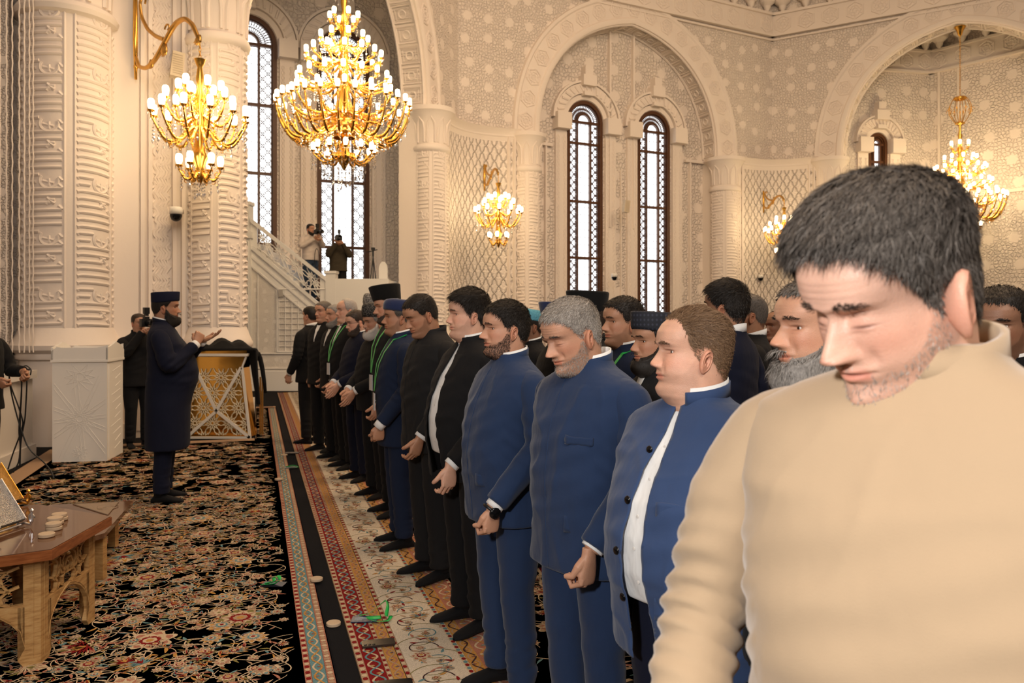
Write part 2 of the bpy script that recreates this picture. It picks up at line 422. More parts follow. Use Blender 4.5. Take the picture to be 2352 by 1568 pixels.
# the front niche with its two windows
tr2 = (1.75, 3.39, 5.0, 6.67)
xw = [2.235 - .0, 4.69]
holed_wall('wall_front_niche', M_ARAB2, MA2, -.3, LA2 + .3, 12.5, .62, [(x, .60, .45, 7.3) for x in xw])
for x in xw: window(MA2, x, .45, 7.3, .60, .66, tr2)
b = MB(); xm = sum(xw)/2; b.box((xm - .42, .56, 8.3), (.06, .12, 8)); b.box((xm + .42, .56, 8.3), (.06, .12, 8)); b.box((.9, .57, 3.3), (.05, .1, 6.6)); b.box((LA2-.9, .57, 3.3), (.05, .1, 6.6))
b.box((xm, .585, 3.0), (.03, .05, 6)); b.box((.7, .55, 6.5), (.8, .1, .08)); b.box((LA2-.7, .55, 6.5), (.8, .1, .08))
struct(b.build('trim_3', M_PLAIN, M=MA2))
# the left bay with its two taller windows
MB1 = frame(-4.38, 20.7, D(26.3))
holed_wall('wall_left_bay', M_ARAB2, MB1, -7.0, 2.6, 12.5, 0, [(0, .685, 2.0, 8.46), (-2.37, .685, 1.2, 8.46)])
window(MB1, 0, 2.0, 8.46, .685, .04, (3.49, 5.19, 6.95)); window(MB1, -2.37, 1.2, 8.46, .685, .04, (3.49, 5.25, 6.95))
# the right bay
MB3 = frame(11.74, 25.5, D(12))
holed_wall('wall_right_bay', M_ARAB2, MB3, -2.2, 1.95, 12.5, 0, [(-.03, .34, .45, 7.25)])
window(MB3, -.03, .45, 7.25, .34, .04, tr2)
b = MB(); b.grid(np.array([[(13.6, 25.9, 0), (18.9, 19.0, 0)], [(13.6, 25.9, 12.6), (18.9, 19.0, 12.6)]]), flip=True)
MR = frame(13.6, 25.9, math.atan2(-6.9, 5.3))
b = MB(); b.grid(np.array([[(0, 0, 0), (9, 0, 0)], [(0, 0, 12.6), (9, 0, 12.6)]]), flip=True); struct(b.build('wall_right_bay_side', M_ARAB2, M=MR))
for nn, (MM, a0, a1) in enumerate(((MB3, -2, 1.95), (MR, 0, 9))):
    b = MB(); w = a1 - a0; xc = (a0+a1)/2
    b.box((xc, -.05, 9.95), (w, .1, .62)); b.box((xc, -.08, 9.60), (w, .16, .07)); b.box((xc, -.08, 10.28), (w, .16, .07))
    k = int(w/.65)
    for i in range(k):
        x = a0 + (i+.5)*w/k; hexrose(b, x, 9.95, .25, -.10, PI/6)
        b.lathe([(.03, 10.3), (.10, 10.4), (.12, 10.5), (.26, 10.62), (.30, 10.8), (.48, 10.9), (.5, 11.3)], (x, -.12, 0), 10)
    o = b.build('trim_%d' % (31 + nn), M_PLAIN, M=MM); auto_smooth(o, 35); struct(o)
b = MB(); b.box((0.3, -.04, 5), (.08, .06, 10)); b.box((0.9, -.04, 5), (.08, .06, 10)); b.box((4, -.03, 5.5), (8, .06, .1)); b.build('trim_33', M_PLAIN, M=MR)['kind'] = 'structure'

# corner panels between the columns -----------------------------------
def corner_panel(nm, num, A, B, depth, top=SPR - .05, relief=False):
    L = math.dist(A, B); M = frame(A[0], A[1], math.atan2(B[1]-A[1], B[0]-A[0])); m = .42; n = 14
    xs = np.linspace(m, L - m, n + 1); ys = depth * np.sin(np.linspace(0, PI, n + 1))**.8
    b = MB(); b.grid(np.stack([np.stack([xs, ys, np.zeros(n+1)], 1), np.stack([xs, ys, np.full(n+1, top)], 1)]), flip=True)
    for xa, xb in ((0, m), (L - m, L)): b.grid(np.array([[(xa, 0, 0), (xb, 0, 0)], [(xa, 0, top), (xb, 0, top)]]), flip=True)
    o = b.build('wall_' + nm, M_PLAIN if relief else M_LATT, M=M); struct(o)
    b = MB()
    for dy, dz, r in ((-.02, .02, .05), (-.07, .12, .05)):
        b.tube(np.stack([xs, ys + dy, np.full(n+1, top + dz - .12)], 1), r, 8)
    rows = [np.stack([xs, ys + y, np.full(n+1, top + z)], 1) for y, z in ((0, -.25), (-.06, -.1), (-.14, 0), (-.20, .06), (0, .08), (.5, .1))]
    b.grid(np.stack(rows), flip=True)
    for x in (m + .05, m + .16, L - m - .05, L - m - .16): b.box((x, np.interp(x, xs, ys) - .02, top/2), (.05, .08, top))
    b.tube(np.stack([xs, ys - .03, np.full(n+1, .22)], 1), .05, 8); 
    if relief:
        # interlaced ogee lattice carved on the panel
        zz = np.arange(1.25, top - .2, .05); xc = L/2; half = (L - 2*m)/2 - .2
        def yy(x): return np.interp(x, xs, ys)
        cell = 2*half/3
        for k in range(-3, 7):
            for sg in (-1, 1):
                per = 1.15
                x = xc - half + cell*k*.5 + sg*(cell*.5)*(2/PI*np.arcsin(np.sin(2*PI*zz/per)))*.95 + .03*np.sin(4*PI*zz/per*3)
                ok = (x > xc - half) & (x < xc + half); i0 = 0
                idx = np.where(ok)[0]
                if len(idx) < 3: continue
                for run in np.split(idx, np.where(np.diff(idx) > 1)[0] + 1):
                    if len(run) > 2: b.tube(np.stack([x[run], yy(x[run]) - .006, zz[run]], 1), .020, 5, cap=False)
        for k in range(7):
            for z in np.arange(1.5, top - .3, .575):
                x = xc - half + cell*.5*k + 0; z2 = z + .2875*(k % 2)
                if not (xc - half + .05 < x < xc + half - .05): continue
                for q in range(6):
                    a = q*PI/3; b.tube([(x + .02*math.cos(a), yy(x) - .008, z2 + .02*math.sin(a)), (x + .085*math.cos(a+.3), yy(x) - .004, z2 + .085*math.sin(a+.3))], (.022, .012), 5)
                q = np.arange(12)*PI/6; b.tube(np.stack([x + .12*np.cos(q), np.full(12, float(yy(x)) - .004), z2 + .16*np.sin(q)], 1), .011, 4, closed=True)
    o = b.build('trim_%d' % num, M_PLAIN, M=M); auto_smooth(o, 45); struct(o)
    return M, L, xs, ys
corner_panel('corner_mihrab', 41, (-5.50, 10.75), PC[1], .12, relief=True)
corner_panel('corner_left', 42, PC[2], PC[3], .55)
corner_panel('corner_right', 43, PC[4], PC[5], .55)

# columns ---------------------------------------------------------------
def stroke_relief(b, R, z0, z1, unit, bands, a_face):
    """horizontal interlaced strokes carved round a shaft; bands = list of (angle0, angle1)"""
    def pt(a, z, h=0): return ((R + h)*math.cos(a), (R + h)*math.sin(a), z)
    r = unit*.036
    for bi, (a0, a1) in enumerate(bands):
        W = a1 - a0; z = z0
        while z < z1 - unit*.3:
            k = 0
            nb = 8; st = unit / nb
            for k in range(nb):
                zz = z + k*st
                if zz > z1: break
                lo, hi = .04, .96
                if k in (4, 5): hi = .34 if k == 4 else .42
                if k in (1,): hi = .70
                ang = np.linspace(a0 + W*lo, a0 + W*hi, 9)
                slope = -.03*unit if bi % 2 else .02*unit
                pts = [pt(a, zz + slope*((a - a0)/W)**2) for a in ang]
                e = pts[0]; pts = [pt(a0 + W*(lo + .03), zz - st*.38)] + [pt(a0 + W*(lo + .005), zz - st*.1)] + pts[1:]
                b.tube(pts, [r*.6, r*.9] + [r]*(len(pts)-2), 6)
                if k in (4, 5, 1): b.tube([pt(a0 + W*.88, zz - .04*unit), pt(a0 + W*.97, zz - .10*unit)], r, 6)
            # round knot
            ca = a0 + W*.66; cz = z + 4.2*st; q = np.linspace(-.3, PI + .6, 14)
            b.tube([pt(ca + W*.22*math.cos(t_), cz - unit*.14*math.sin(t_)) for t_ in q], r*.9, 6)
            b.tube([pt(ca - W*.15, cz - .01*unit), pt(ca + W*.12, cz - .05*unit)], r*.8, 6)
            b.tube([pt(ca, cz + .03*unit), pt(ca + .01, cz - .10*unit)], r*.7, 6)
            # diagonal crossing
            b.tube([pt(a0 + W*.62, z + 2.0*st - .02), pt(a0 + W*.70, z + 1.35*st), pt(a0 + W*.80, z + 1.3*st - .03)], r, 6)
            b.tube([pt(a0 + W*.60, z + 1.05*st - .02), pt(a0 + W*.70, z + 1.5*st), pt(a0 + W*.80, z + 1.9*st - .04)], r, 6)
            z += unit
def column(loc, R, neck, top, label, face, base=1.45, unit=.72, spire=True):
    o = empty('column', (loc[0], loc[1], 0), label, 'column', group=None)
    b = MB(); b.lathe([(R, base - .02), (R, neck)], n=48)
    bw = .95 if R > .4 else .80
    bands = [(face - .10 - bw, face - .12), (face + .12, face + .12 + bw)]
    bands += [(face + .12 + bw + .2, face + .12 + 2*bw), (face - 2*bw - .2, face - .2 - bw)]
    stroke_relief(b, R - .004, base + .05, neck - .1, unit, bands[:], face)
    for a in (face - .11, face + .11, face - .12 - bw, face + .14 + bw):
        b.tube([(R*math.cos(a), R*math.sin(a), base), (R*math.cos(a), R*math.sin(a), neck)], .018, 6)
    auto_smooth(b.build('shaft', M_PLAIN, o), 50)
    b = MB()
    if base > 1:
        b.lathe([(R*1.03, 0.0), (R*1.03, base - .42), (R*1.10, base - .40), (R*1.12, base - .36), (R*1.10, base - .33), (R*1.22, base - .28), (R*1.24, base - .22), (R*1.15, base - .15), (R*1.06, base - .05), (R*1.02, base)], n=48)
    else: b.lathe([(R*1.2, 0), (R*1.2, .3), (R*1.05, base)], n=32)
    auto_smooth(b.build('base', M_PLAIN, o), 40)
    b = MB(); h = top - neck
    b.lathe([(R*.98, neck - .06), (R*1.12, neck - .02), (R*1.16, neck + .04), (R*1.10, neck + .10), (R*1.0, neck + .12), (R*1.0, neck + .3*h), (R*1.05, neck + .6*h), (R*1.28, neck + .84*h), (R*1.42, neck + .90*h), (R*1.42, top), (0.01, top)], n=40)
    for k in range(10):
        a = face + k*PI/5; wv = R*.27
        def q(u, zz, rr): return (rr*math.cos(a + u), rr*math.sin(a + u), zz)
        zz = [neck + .16*h, neck + .45*h, neck + .62*h, neck + .74*h]; rr = [R*1.0, R*1.02, R*1.06, R*1.16]
        b.tube([q(-.22, zz[0], rr[0]), q(-.22, zz[1], rr[1]), q(-.17, zz[2], rr[2]), q(0, zz[3], rr[3]), q(.17, zz[2], rr[2]), q(.22, zz[1], rr[1]), q(.22, zz[0], rr[0])], .028*R/.4, 6)
    auto_smooth(b.build('capital', M_PLAIN, o), 40)
    return o
def face_of(p): return math.atan2(0 - p[1], 0 - p[0])
column(PC[0], .54, 5.56, 6.55, 'massive carved white column behind the white pedestal, thickest of all', face_of(PC[0]) + .05, base=1.5)
column(PC[1], .40, 5.56, 6.55, 'carved white column just left of the minbar stair, behind the lectern', face_of(PC[1]) - .1, base=1.5)
column(PC[2], .40, 5.56, 6.55, 'carved white column on the right of the bay with the big chandelier', face_of(PC[2]))
column(PC[3], .36, 5.56, 6.55, 'carved white column left of the twin window niche, beside a wall sconce', face_of(PC[3]))
column(PC[4], .42, 5.56, 6.55, 'carved white column right of the twin window niche', face_of(PC[4]))
column(PC[5], .40, 5.56, 6.55, 'carved white column half hidden behind the head of the man in beige', face_of(PC[5]))

# left wall beside the mihrab column: carved pier, ledge and skirting
b = MB(); b.box((-7.25, 10.1, 4.3), (1.6, .5, 8.6), rotz(.35)); 
o = b.build('wall_left', M_FINE); struct(o)
b = MB()
for px in (4, 12, 22, 31, 42, 50, 58, 64):
    p = P(px, 0, 9.75); zz = np.arange(1.2, 8.2, .03); b.tube(np.stack([p[0] + .004*np.sin(zz*31 + px*2), np.full(len(zz), 9.72 + (px-30)*.004), zz], 1), .008, 5, cap=False)
struct(b.build('trim_51', M_PLAIN))
LEDGE = [(-5.62, 9.35), (-6.05, 8.9), (-5.95, 7.6), (-5.75, 6.0), (-5.6, 4.2)]
b = MB()
pl = np.array([(-5.60, 9.30), (-5.35, 8.2), (-4.95, 6.4)])
for (a, c) in zip(pl[:-1], pl[1:]):
    d = (c - a)/np.linalg.norm(c - a); n_ = np.array([-d[1], d[0]]); n_ = -n_ if n_[0] > 0 else n_
    th = .5
    def quadbox(z0, z1, out):
        A0, C0 = a - n_*out, c - n_*out; A1, C1 = a + n_*th, c + n_*th
        V = [(*A0, z0), (*C0, z0), (*C1, z0), (*A1, z0), (*A0, z1), (*C0, z1), (*C1, z1), (*A1, z1)]
        b.add(V, [(0,3,2,1),(4,5,6,7),(0,1,5,4),(1,2,6,5),(2,3,7,6),(3,0,4,7)])
    quadbox(0, .93, 0); quadbox(.93, 1.02, .05); quadbox(0, .16, .04)
struct(b.build('wall_ledge', M_DOWN))
# dado between the mihrab column and the next one
Ld = math.dist((-5.50, 10.75), PC[1]); Md = frame(-5.50, 10.75, math.atan2(PC[1][1]-10.75, PC[1][0]+5.50))
b = MB(); b.box((Ld/2, -.03, .55), (Ld - .1, .14, 1.1)); b.box((Ld/2, -.06, 1.17), (Ld, .26, .08)); b.box((Ld/2, -.06, .1), (Ld, .2, .2))
for x in (.42, .55, 1.35): b.box((x, -.12, .62), (.10, .10, 1.05))
struct(b.build('baseboard_left', M_PLAIN, M=Md))
# ================================================================== CHANDELIERS
def lamp_meshes():
    b = MB(); b.lathe([(.0005, .0), (.024, .002), (.036, .03), (.040, .075), (.039, .105), (.030, .125), (.012, .132), (.0005, .133)], n=12)
    lamp = b.build('lamp_glass', M_BULB, None, True)
    b = MB(); b.lathe([(.0005, -.075), (.010, -.07), (.014, -.055), (.010, -.045), (.026, -.03), (.044, -.012), (.046, -.004), (.020, .0), (.0005, .001)], n=12); 
    for k in range(6):
        a = k*PI/3; b.tube([(.044*math.cos(a), .044*math.sin(a), -.008), (.046*math.cos(a), .046*math.sin(a), -.035)], .003, 4); b.lathe([(.0004, .014), (.007, 0), (.0004, -.016)], (.046*math.cos(a), .046*math.sin(a), -.046), 6, m=1)
    cup = b.build('candle_cup', [M_GOLD, M_CRYS], None, True)
    return lamp, cup
LAMP, CUP = lamp_meshes(); LAMP_ME, CUP_ME = LAMP.data, CUP.data
bpy.data.objects.remove(LAMP); bpy.data.objects.remove(CUP)
def mobj(name, me, parent, loc=(0, 0, 0), rz=0):
    o = bpy.data.objects.new(name, me); COL.objects.link(o); o.parent = parent; o.location = loc; o.rotation_euler = (0, 0, rz); return o
def arm_mesh(r0, z0, r1, z1, dip, rad):
    b = MB(); h = r1 - r0
    c = [(r0, z0), (r0 + .18*h, z0 - dip*.35), (r0 + .42*h, z0 - dip), (r0 + .68*h, z0 - dip*.95), (r0 + .9*h, z0 - dip*.35 + (z1 - z0)*.3), (r1, z1 - .07)]
    u = np.linspace(0, 5, 21); p = np.stack([np.interp(u, range(6), [q[0] for q in c]), 0*u, np.interp(u, range(6), [q[1] for q in c])], 1)
    for _ in range(2): p[1:-1] = (p[:-2] + 2*p[1:-1] + p[2:])/4
    b.tube(p, np.interp(u, [0, 2, 3.5, 5], [rad*1.2, rad*1.5, rad*1.1, rad*.7]), 7)
    # acanthus scrolls along the arm
    for (i, sg) in ((5, 1), (10, -1), (14, 1)):
        q = np.linspace(0, 4.2, 12); R = rad*2.6*(1 - q/6); b.tube(np.stack([p[i, 0] + R*np.cos(q*sg + 1.2), 0*q, p[i, 2] + rad*1.8*sg + R*np.sin(q*sg + 1.2)], 1), rad*.55*(1 - q/6.5), 5)
        b.lathe([(.0004, rad*1.9), (rad*1.7, rad*.4), (rad*1.9, -rad*.6), (.0004, -rad*1.6)], p[i], 7)
    return b.build('arm', M_GOLD, None, True).data
def lathe_part(name, prof, parent, mat=M_GOLD, n=24):
    b = MB(); b.lathe(prof, n=n); return auto_smooth(b.build(name, mat, parent), 50)
def crystals(parent, rings, seed=0):
    """strings of cut drops hanging below the arms"""
    rg = np.random.default_rng(seed); b = MB()
    for r, z, n, ln in rings:
        for k in range(n):
            a = k*2*PI/n + rg.uniform(-.05, .05); L = ln*rg.uniform(.7, 1.15); m = max(2, int(L/.042)); x, y = r*math.cos(a), r*math.sin(a)
            for i in range(m):
                s_ = .009 if i < m - 1 else .017; b.lathe([(.0004, s_*1.3), (s_, 0), (.0004, -s_*(1.3 if i < m - 1 else 2.2))], (x, y, z - i*.042), 5)
    o = b.build('crystal_drops', M_CRYS, parent); o['kind'] = 'stuff'; return o
def chandelier(loc, label, tiers, stem, rings, group=None, glow=0, seed=0, arm_r=.016):
    root = empty('chandelier', loc, label, 'chandelier', group=group)
    for (r, z, n, r0, z0, dip, ph) in tiers:
        me = arm_mesh(r0, z0, r, z, dip, arm_r*(1.35 if r > .9 else 1)); tmp = [o for o in COL.objects if o.data is me][0]; bpy.data.objects.remove(tmp)
        for k in range(n):
            a = (k + ph)*2*PI/n; x, y = r*math.cos(a), r*math.sin(a)
            mobj('arm', me, root, (0, 0, 0), a); cp = mobj('candle_cup', CUP_ME, root, (x, y, z)); mobj('lamp_glass', LAMP_ME, cp, (0, 0, .0))
    for nm, prof in stem: lathe_part(nm, prof, root)
    crystals(root, rings, seed)
    if glow:
        for (dz, e) in glow:
            l = light('chandelier_glow', 'POINT', (loc[0], loc[1], loc[2] + dz), e, (1.0, .72, .38), .45)
    return root
BIG_T = [(.25, 2.62, 6, .03, 2.50, .06, 0), (.42, 2.22, 9, .05, 2.14, .08, .3), (.66, 1.93, 14, .08, 1.86, .10, 0), (.80, 1.52, 16, .10, 1.48, .12, .5), (.95, 1.22, 13, .14, .95, .10, .2), (1.16, 1.08, 26, .34, .66, .22, 0), (.53, .27, 12, .10, .20, .14, .5)]
BIG_S = [('stem', [(.001, 3.6), (.012, 3.6), (.02, 3.3), (.05, 3.2), (.03, 3.1), (.06, 2.9), (.035, 2.75), (.07, 2.5), (.05, 2.35), (.10, 2.15), (.06, 2.0), (.12, 1.88), (.08, 1.7), (.15, 1.5), (.10, 1.3), (.16, 1.0), (.12, .85), (.30, .72), (.06, .5), (.09, .3), (.14, .2), (.10, .08), (.04, -.02), (.001, -.08)]),
         ('bowl_ring', [(.26, .80), (.36, .78), (.42, .70), (.40, .60), (.30, .52), (.20, .50), (.26, .60), (.28, .70), (.26, .80)]),
         ('lower_ring', [(.13, .24), (.20, .22), (.22, .15), (.16, .10), (.10, .12), (.13, .24)])]
BIG_R = [(1.10, .95, 44, .36), (1.0, .80, 40, .30), (.8, .62, 30, .26), (.62, 1.85, 22, .2), (.40, 2.12, 16, .2), (.24, 2.5, 10, .18), (.78, 1.40, 26, .2), (.55, .15, 26, .22), (.35, .08, 22, .34), (.2, .02, 16, .42), (.36, .50, 24, .4), (.1, -.05, 8, .40), (.9, 1.05, 30, .2), (1.14, 1.0, 52, .20), (.70, 1.02, 30, .30), (.50, 1.45, 22, .25), (.60, .60, 30, .34), (.74, .55, 34, .26), (.30, 1.80, 12, .3)]
c1 = chandelier((-2.976, 14.1, 4.32), 'large tiered gold and crystal chandelier hanging in the left bay before the tall window', BIG_T, BIG_S, BIG_R, glow=[(1.9, 250), (.75, 400)])
c2 = copy_tree(c1); c2['label'] = 'large tiered gold chandelier hanging on a long chain in the right arch'; c2.location = (12.94, 23.0, 4.02)
light('chandelier_glow', 'POINT', (12.94, 23.0, 5.6), 480, (1.0, .72, .38), .5)
for root, ztop in ((c1, 8.2), (c2, 6.05)):
    b = MB()
    for k in range(int((ztop - 3.55)/.06)):
        z = 3.58 + k*.06; q = np.arange(8)*PI/4; sw = k % 2
        b.tube(np.stack([.018*np.cos(q)*(1 - sw), .018*np.cos(q)*sw, z + .036*np.sin(q)], 1), .006, 4, closed=True)
    b.build('chain', M_GOLD, root, True)
    b = MB(); b.lathe([(.001, ztop - .28), (.05, ztop - .25), (.09, ztop - .12), (.15, ztop - .02), (.16, ztop), (.001, ztop)], n=20); b.build('ceiling_rose', M_GOLD, root, True)
    b = MB()   # openwork crown
    for k in range(8):
        a = k*PI/4; q = np.linspace(0, 1, 12); R = .10 + .20*np.sin(q*PI*.9); Z_ = 3.25 + .75*q; b.tube(np.stack([R*np.cos(a), R*np.sin(a), Z_], 1), .010, 5)
        q = np.linspace(0, 5, 12); b.tube(np.stack([(.30 + .07*np.cos(q))*math.cos(a), (.30 + .07*np.cos(q))*math.sin(a), 3.62 + .07*np.sin(q)], 1), .007, 5)
    b.lathe([(.09, 3.22), (.14, 3.25), (.09, 3.30)], n=16); b.lathe([(.15, 3.94), (.18, 3.97), (.15, 4.02)], n=16); b.build('crown', M_GOLD, root, True)
    crystals(root, [(.16, 3.2, 10, .3)], 5)

SC_T = [(.25, 1.12, 6, .03, 1.00, .08, .2), (.56, .80, 12, .07, .66, .22, .1), (.40, .98, 6, .05, .80, .10, .6), (.24, .18, 6, .04, .10, .10, .4)]
SC_S = [('stem', [(.001, 1.52), (.07, 1.50), (.05, 1.44), (.03, 1.40), (.05, 1.25), (.03, 1.15), (.07, 1.02), (.045, .85), (.09, .70), (.05, .5), (.07, .35), (.10, .28), (.05, .15), (.07, .08), (.03, -.02), (.001, -.08)])]
SC_R = [(.54, .62, 20, .26), (.38, .5, 12, .2), (.24, 1.0, 8, .2), (.22, .05, 10, .22), (.06, -.05, 5, .22), (.3, .8, 10, .2)]
def wall_lamp(L, M, label, first=None, e=60, upf=1.0):
    """curled gold bracket carrying a small crystal chandelier; L lamp axis foot, M wall point"""
    L = np.array(L, float); M = np.array([M[0], M[1]]); d = L[:2] - M; ln = np.linalg.norm(d); u = d/ln
    r = chandelier(tuple(L), label, SC_T, SC_S, SC_R, group=None, seed=3, arm_r=.014)
    r.name = 'wall_chandelier'; r['category'] = 'wall lamp'
    b = MB()
    def q(s, z): return (-u[0]*s, -u[1]*s, z if z < 1.72 else 1.72 + (z - 1.72)*upf)      # s metres back from the lamp towards the wall
    pts = [(0, 1.72), (.05, 1.80), (.16, 1.98), (.34, 2.10), (.55, 2.08), (.78, 1.90), (1.0, 1.72), (1.22, 1.64), (1.42, 1.70), (1.50, 1.86)]
    f = ln/1.52; pp = np.array([q(s*f, z) for s, z in pts]); uu = np.linspace(0, 9, 46); P_ = np.stack([np.interp(uu, range(10), pp[:, i]) for i in range(3)], 1)
    for _ in range(3): P_[1:-1] = (P_[:-2] + 2*P_[1:-1] + P_[2:])/4
    b.tube(P_, np.interp(uu, [0, 2, 5, 9], [.022, .032, .034, .024]), 8)
    pts = [(.78, 1.92), (1.0, 2.02), (1.2, 2.16), (1.35, 2.36), (1.40, 2.55), (1.33, 2.66), (1.24, 2.60), (1.27, 2.52)]
    pp = np.array([q(s*f, z) for s, z in pts]); uu = np.linspace(0, 7, 36); P_ = np.stack([np.interp(uu, range(8), pp[:, i]) for i in range(3)], 1)
    for _ in range(2): P_[1:-1] = (P_[:-2] + 2*P_[1:-1] + P_[2:])/4
    b.tube(P_, np.interp(uu, [0, 7], [.030, .014]), 8)
    for (s, z, rr) in ((.78, 1.86, .13), (1.1, 1.72, .09), (.02, 1.80, .10)):
        for k in range(5):
            a = -1.9 + k*.32; b.tube([q(s*f, z), q((s + .0 + rr*.6*math.cos(a))*f, z + rr*.7*math.sin(a)), q((s + rr*1.2*math.cos(a + .2))*f, z + rr*1.15*math.sin(a))], [.030, .022, .006], 6)
    th = np.linspace(0, 4.5, 14); b.tube(np.array([q((.72 + .07*(1 - t_/6)*math.cos(t_))*f, 2.06 + .07*(1 - t_/6)*math.sin(t_)) for t_ in th]), .012, 6)
    b.build('bracket', M_GOLD_D, r, True)
    b = MB(); b.tube([q(1.50*f, 1.55), q(1.51*f, 2.1), q(1.51*f, 2.75)], [.02, .035, .03], 8); b.lathe([(.001, -.03), (.03, -.02), (.03, .02), (.001, .03)], q(1.50*f, 1.72), 10); b.build('wall_plate', M_GOLD, r, True)
    b = MB()
    for k in range(4):
        z = 1.53 + k*.045; t_ = np.arange(8)*PI/4; sw = k % 2; b.tube(np.stack([.014*np.cos(t_)*(1 - sw), .014*np.cos(t_)*sw, z + .03*np.sin(t_)], 1), .005, 4, closed=True)
    b.build('chain', M_GOLD, r, True)
    light('wall_lamp_glow', 'POINT', (L[0], L[1], L[2] + .9), e, (1.0, .70, .36), .30)
    return r
wall_lamp((-3.88, 9.9, 3.34), (-5.16, 10.90), 'gold crystal wall lamp on a curled bracket above the man in the long coat', e=95)
wall_lamp((-.33, 19.3, 3.42), (-.72, 20.75), 'small gold wall lamp glowing between the big chandelier bay and the twin window niche', e=60, upf=.5)
wall_lamp((8.03, 23.5, 3.42), (7.9, 25.02), 'gold wall lamp just left of the head of the man in beige', e=60, upf=.5)

# ================================================================== MINBAR
MZ = 17.9
def mp(px, py, dz=0): return P(px, py, MZ) * np.array([1, 1, 1]) + (0, dz, 0)
def girih(b, inside, x0, x1, z0, z1, step, r, to3, n=10):
    """star-and-petal lattice: keeps the strokes that lie inside the panel"""
    rows = int((z1 - z0)/(step*.866)) + 2; cols = int((x1 - x0)/step) + 2
    def seg(p, q):
        m = ((p[0] + q[0])/2, (p[1] + q[1])/2)
        if inside(*p) and inside(*q) and inside(*m): b.tube([to3(*p), to3(*q)], r, 4, cap=False)
    for j in range(-1, rows):
        for i in range(-1, cols):
            cx = x0 + (i + .5*(j % 2))*step; cz = z0 + j*step*.866; R = step*.5
            for k in range(n):
                a = k*2*PI/n; am = a + PI/n; a2 = a + 2*PI/n
                def pt(rr, aa): return (cx + rr*math.cos(aa), cz + rr*math.sin(aa))
                seg(pt(.20*R, a), pt(.20*R, a2)); seg(pt(.20*R, a), pt(.42*R, am - PI/n)); seg(pt(.42*R, a), pt(.66*R, a + .16)); seg(pt(.42*R, a), pt(.66*R, a - .16)); seg(pt(.66*R, a + .16), pt(.86*R, am)); seg(pt(.66*R, a2 - .16), pt(.86*R, am)); seg(pt(.86*R, am), pt(1.08*R, am))
minbar = empty('minbar', tuple(P(720, 735, MZ)*[1, 1, 0]), 'white carved pulpit stair with pierced balustrade and platform in the left bay', 'pulpit stair')
OFF = -np.array(minbar.location)
def mbuild(b, name, mat, sm_=40):
    for k in range(len(b.V)): b.V[k] = b.V[k] + OFF
    return auto_smooth(b.build(name, mat, minbar), sm_)
def mprism(b, pts, d0, d1):
    pp = [mp(x, y) for x, y in pts]; b.prism([(q[0], q[2]) for q in pp], MZ + d0, MZ + d1)
b = MB(); mprism(b, [(575, 897), (575, 570), (690, 690), (735, 708), (770, 712), (893, 712), (893, 897)], .02, 1.1); mbuild(b, 'side_wall', plaster_arabesque('minbar_carving', 4.5, .008, (.86, .80, .72)))
b = MB(); mprism(b, [(575, 562), (735, 699), (748, 712), (748, 730), (700, 720), (575, 612)], .0, .03); mbuild(b, 'stringer', M_WHITE)
b = MB(); mprism(b, [(748, 640), (893, 640), (893, 720), (748, 720)], -.02, .10); mprism(b, [(748, 722), (893, 722), (893, 640), (748, 640)], 1.15, 1.25)
mprism(b, [(885, 642), (892, 642), (892, 719), (885, 719)], .11, 1.14); mbuild(b, 'platform_parapet', M_WHITE)
b = MB(); mprism(b, [(700, 716), (890, 716), (890, 722), (700, 722)], .0, 1.15)
for k in range(7): mprism(b, [(580 + k*15, 560 + k*14), (597 + k*15, 560 + k*14), (597 + k*15, 580 + k*14), (580 + k*15, 580 + k*14)], .05, 1.0)
mbuild(b, 'steps', M_WHITE)
b = MB(); mprism(b, [(575, 500), (748, 636), (748, 645), (575, 510)], -.04, .06); mprism(b, [(575, 560), (735, 697), (735, 706), (575, 570)], -.04, .06)
mprism(b, [(575, 508), (590, 520), (590, 572), (575, 560)], 0, .04); mprism(b, [(735, 635), (748, 645), (748, 712), (735, 700)], 0, .04)
mprism(b, [(575, 583), (725, 712), (725, 718), (575, 590)], -.02, .05); mprism(b, [(575, 606), (705, 718), (705, 722), (575, 611)], -.02, .05)
mbuild(b, 'handrail', M_WHITE)
b = MB(); A_, B_ = mp(590, 521), mp(735, 637); C_ = mp(590, 571)
hh = (A_ - C_)[2]; Lx = B_[0] - A_[0]; slope = (B_[2] - A_[2])/Lx
def ins(x, z): return .0 < x < Lx and -hh + .01 < z < -.01
girih(b, ins, 0, Lx, -hh, 0, .36, .010, lambda x, z: (A_[0] + x, MZ + .02, A_[2] + z + slope*x), 12)
mbuild(b, 'lattice_balustrade', M_WHITE)
b = MB(); 
for (x0, x1, y0, y1, d) in ((545, 578, 548, 897, .10), (541, 582, 534, 548, .14), (550, 574, 470, 534, .06), (547, 577, 463, 471, .08), (541, 582, 880, 897, .16), (748, 771, 625, 722, .03), (745, 773, 622, 628, .05)): mprism(b, [(x0, y1), (x1, y1), (x1, y0), (x0, y0)], -d, .25)
for sg in (-1, 1):
    y_ = np.arange(560, 875, 2.0); b.tube(np.array([mp(561 + 5*math.sin(v*.22)*sg, v) + (0, -.105, 0) for v in y_]), .016, 4, cap=False)
    b.tube(np.array([mp(562 + sg*12, v) + (0, -.105, 0) for v in (555, 875)]), .014, 4, cap=False)
mbuild(b, 'newel_post', M_WHITE)
b = MB()
for y in np.arange(665, 815, 13): b.tube([mp(640 if y > 668 else 640, y), mp(700 + 0*(y), y)], .010, 4)
for x in np.arange(640, 705, 15): b.tube([mp(x, max(660, 660)), mp(x, 808)], .010, 4)
for y in (812, 846, 852): b.tube([mp(582, y), mp(893, y)], .018, 5)
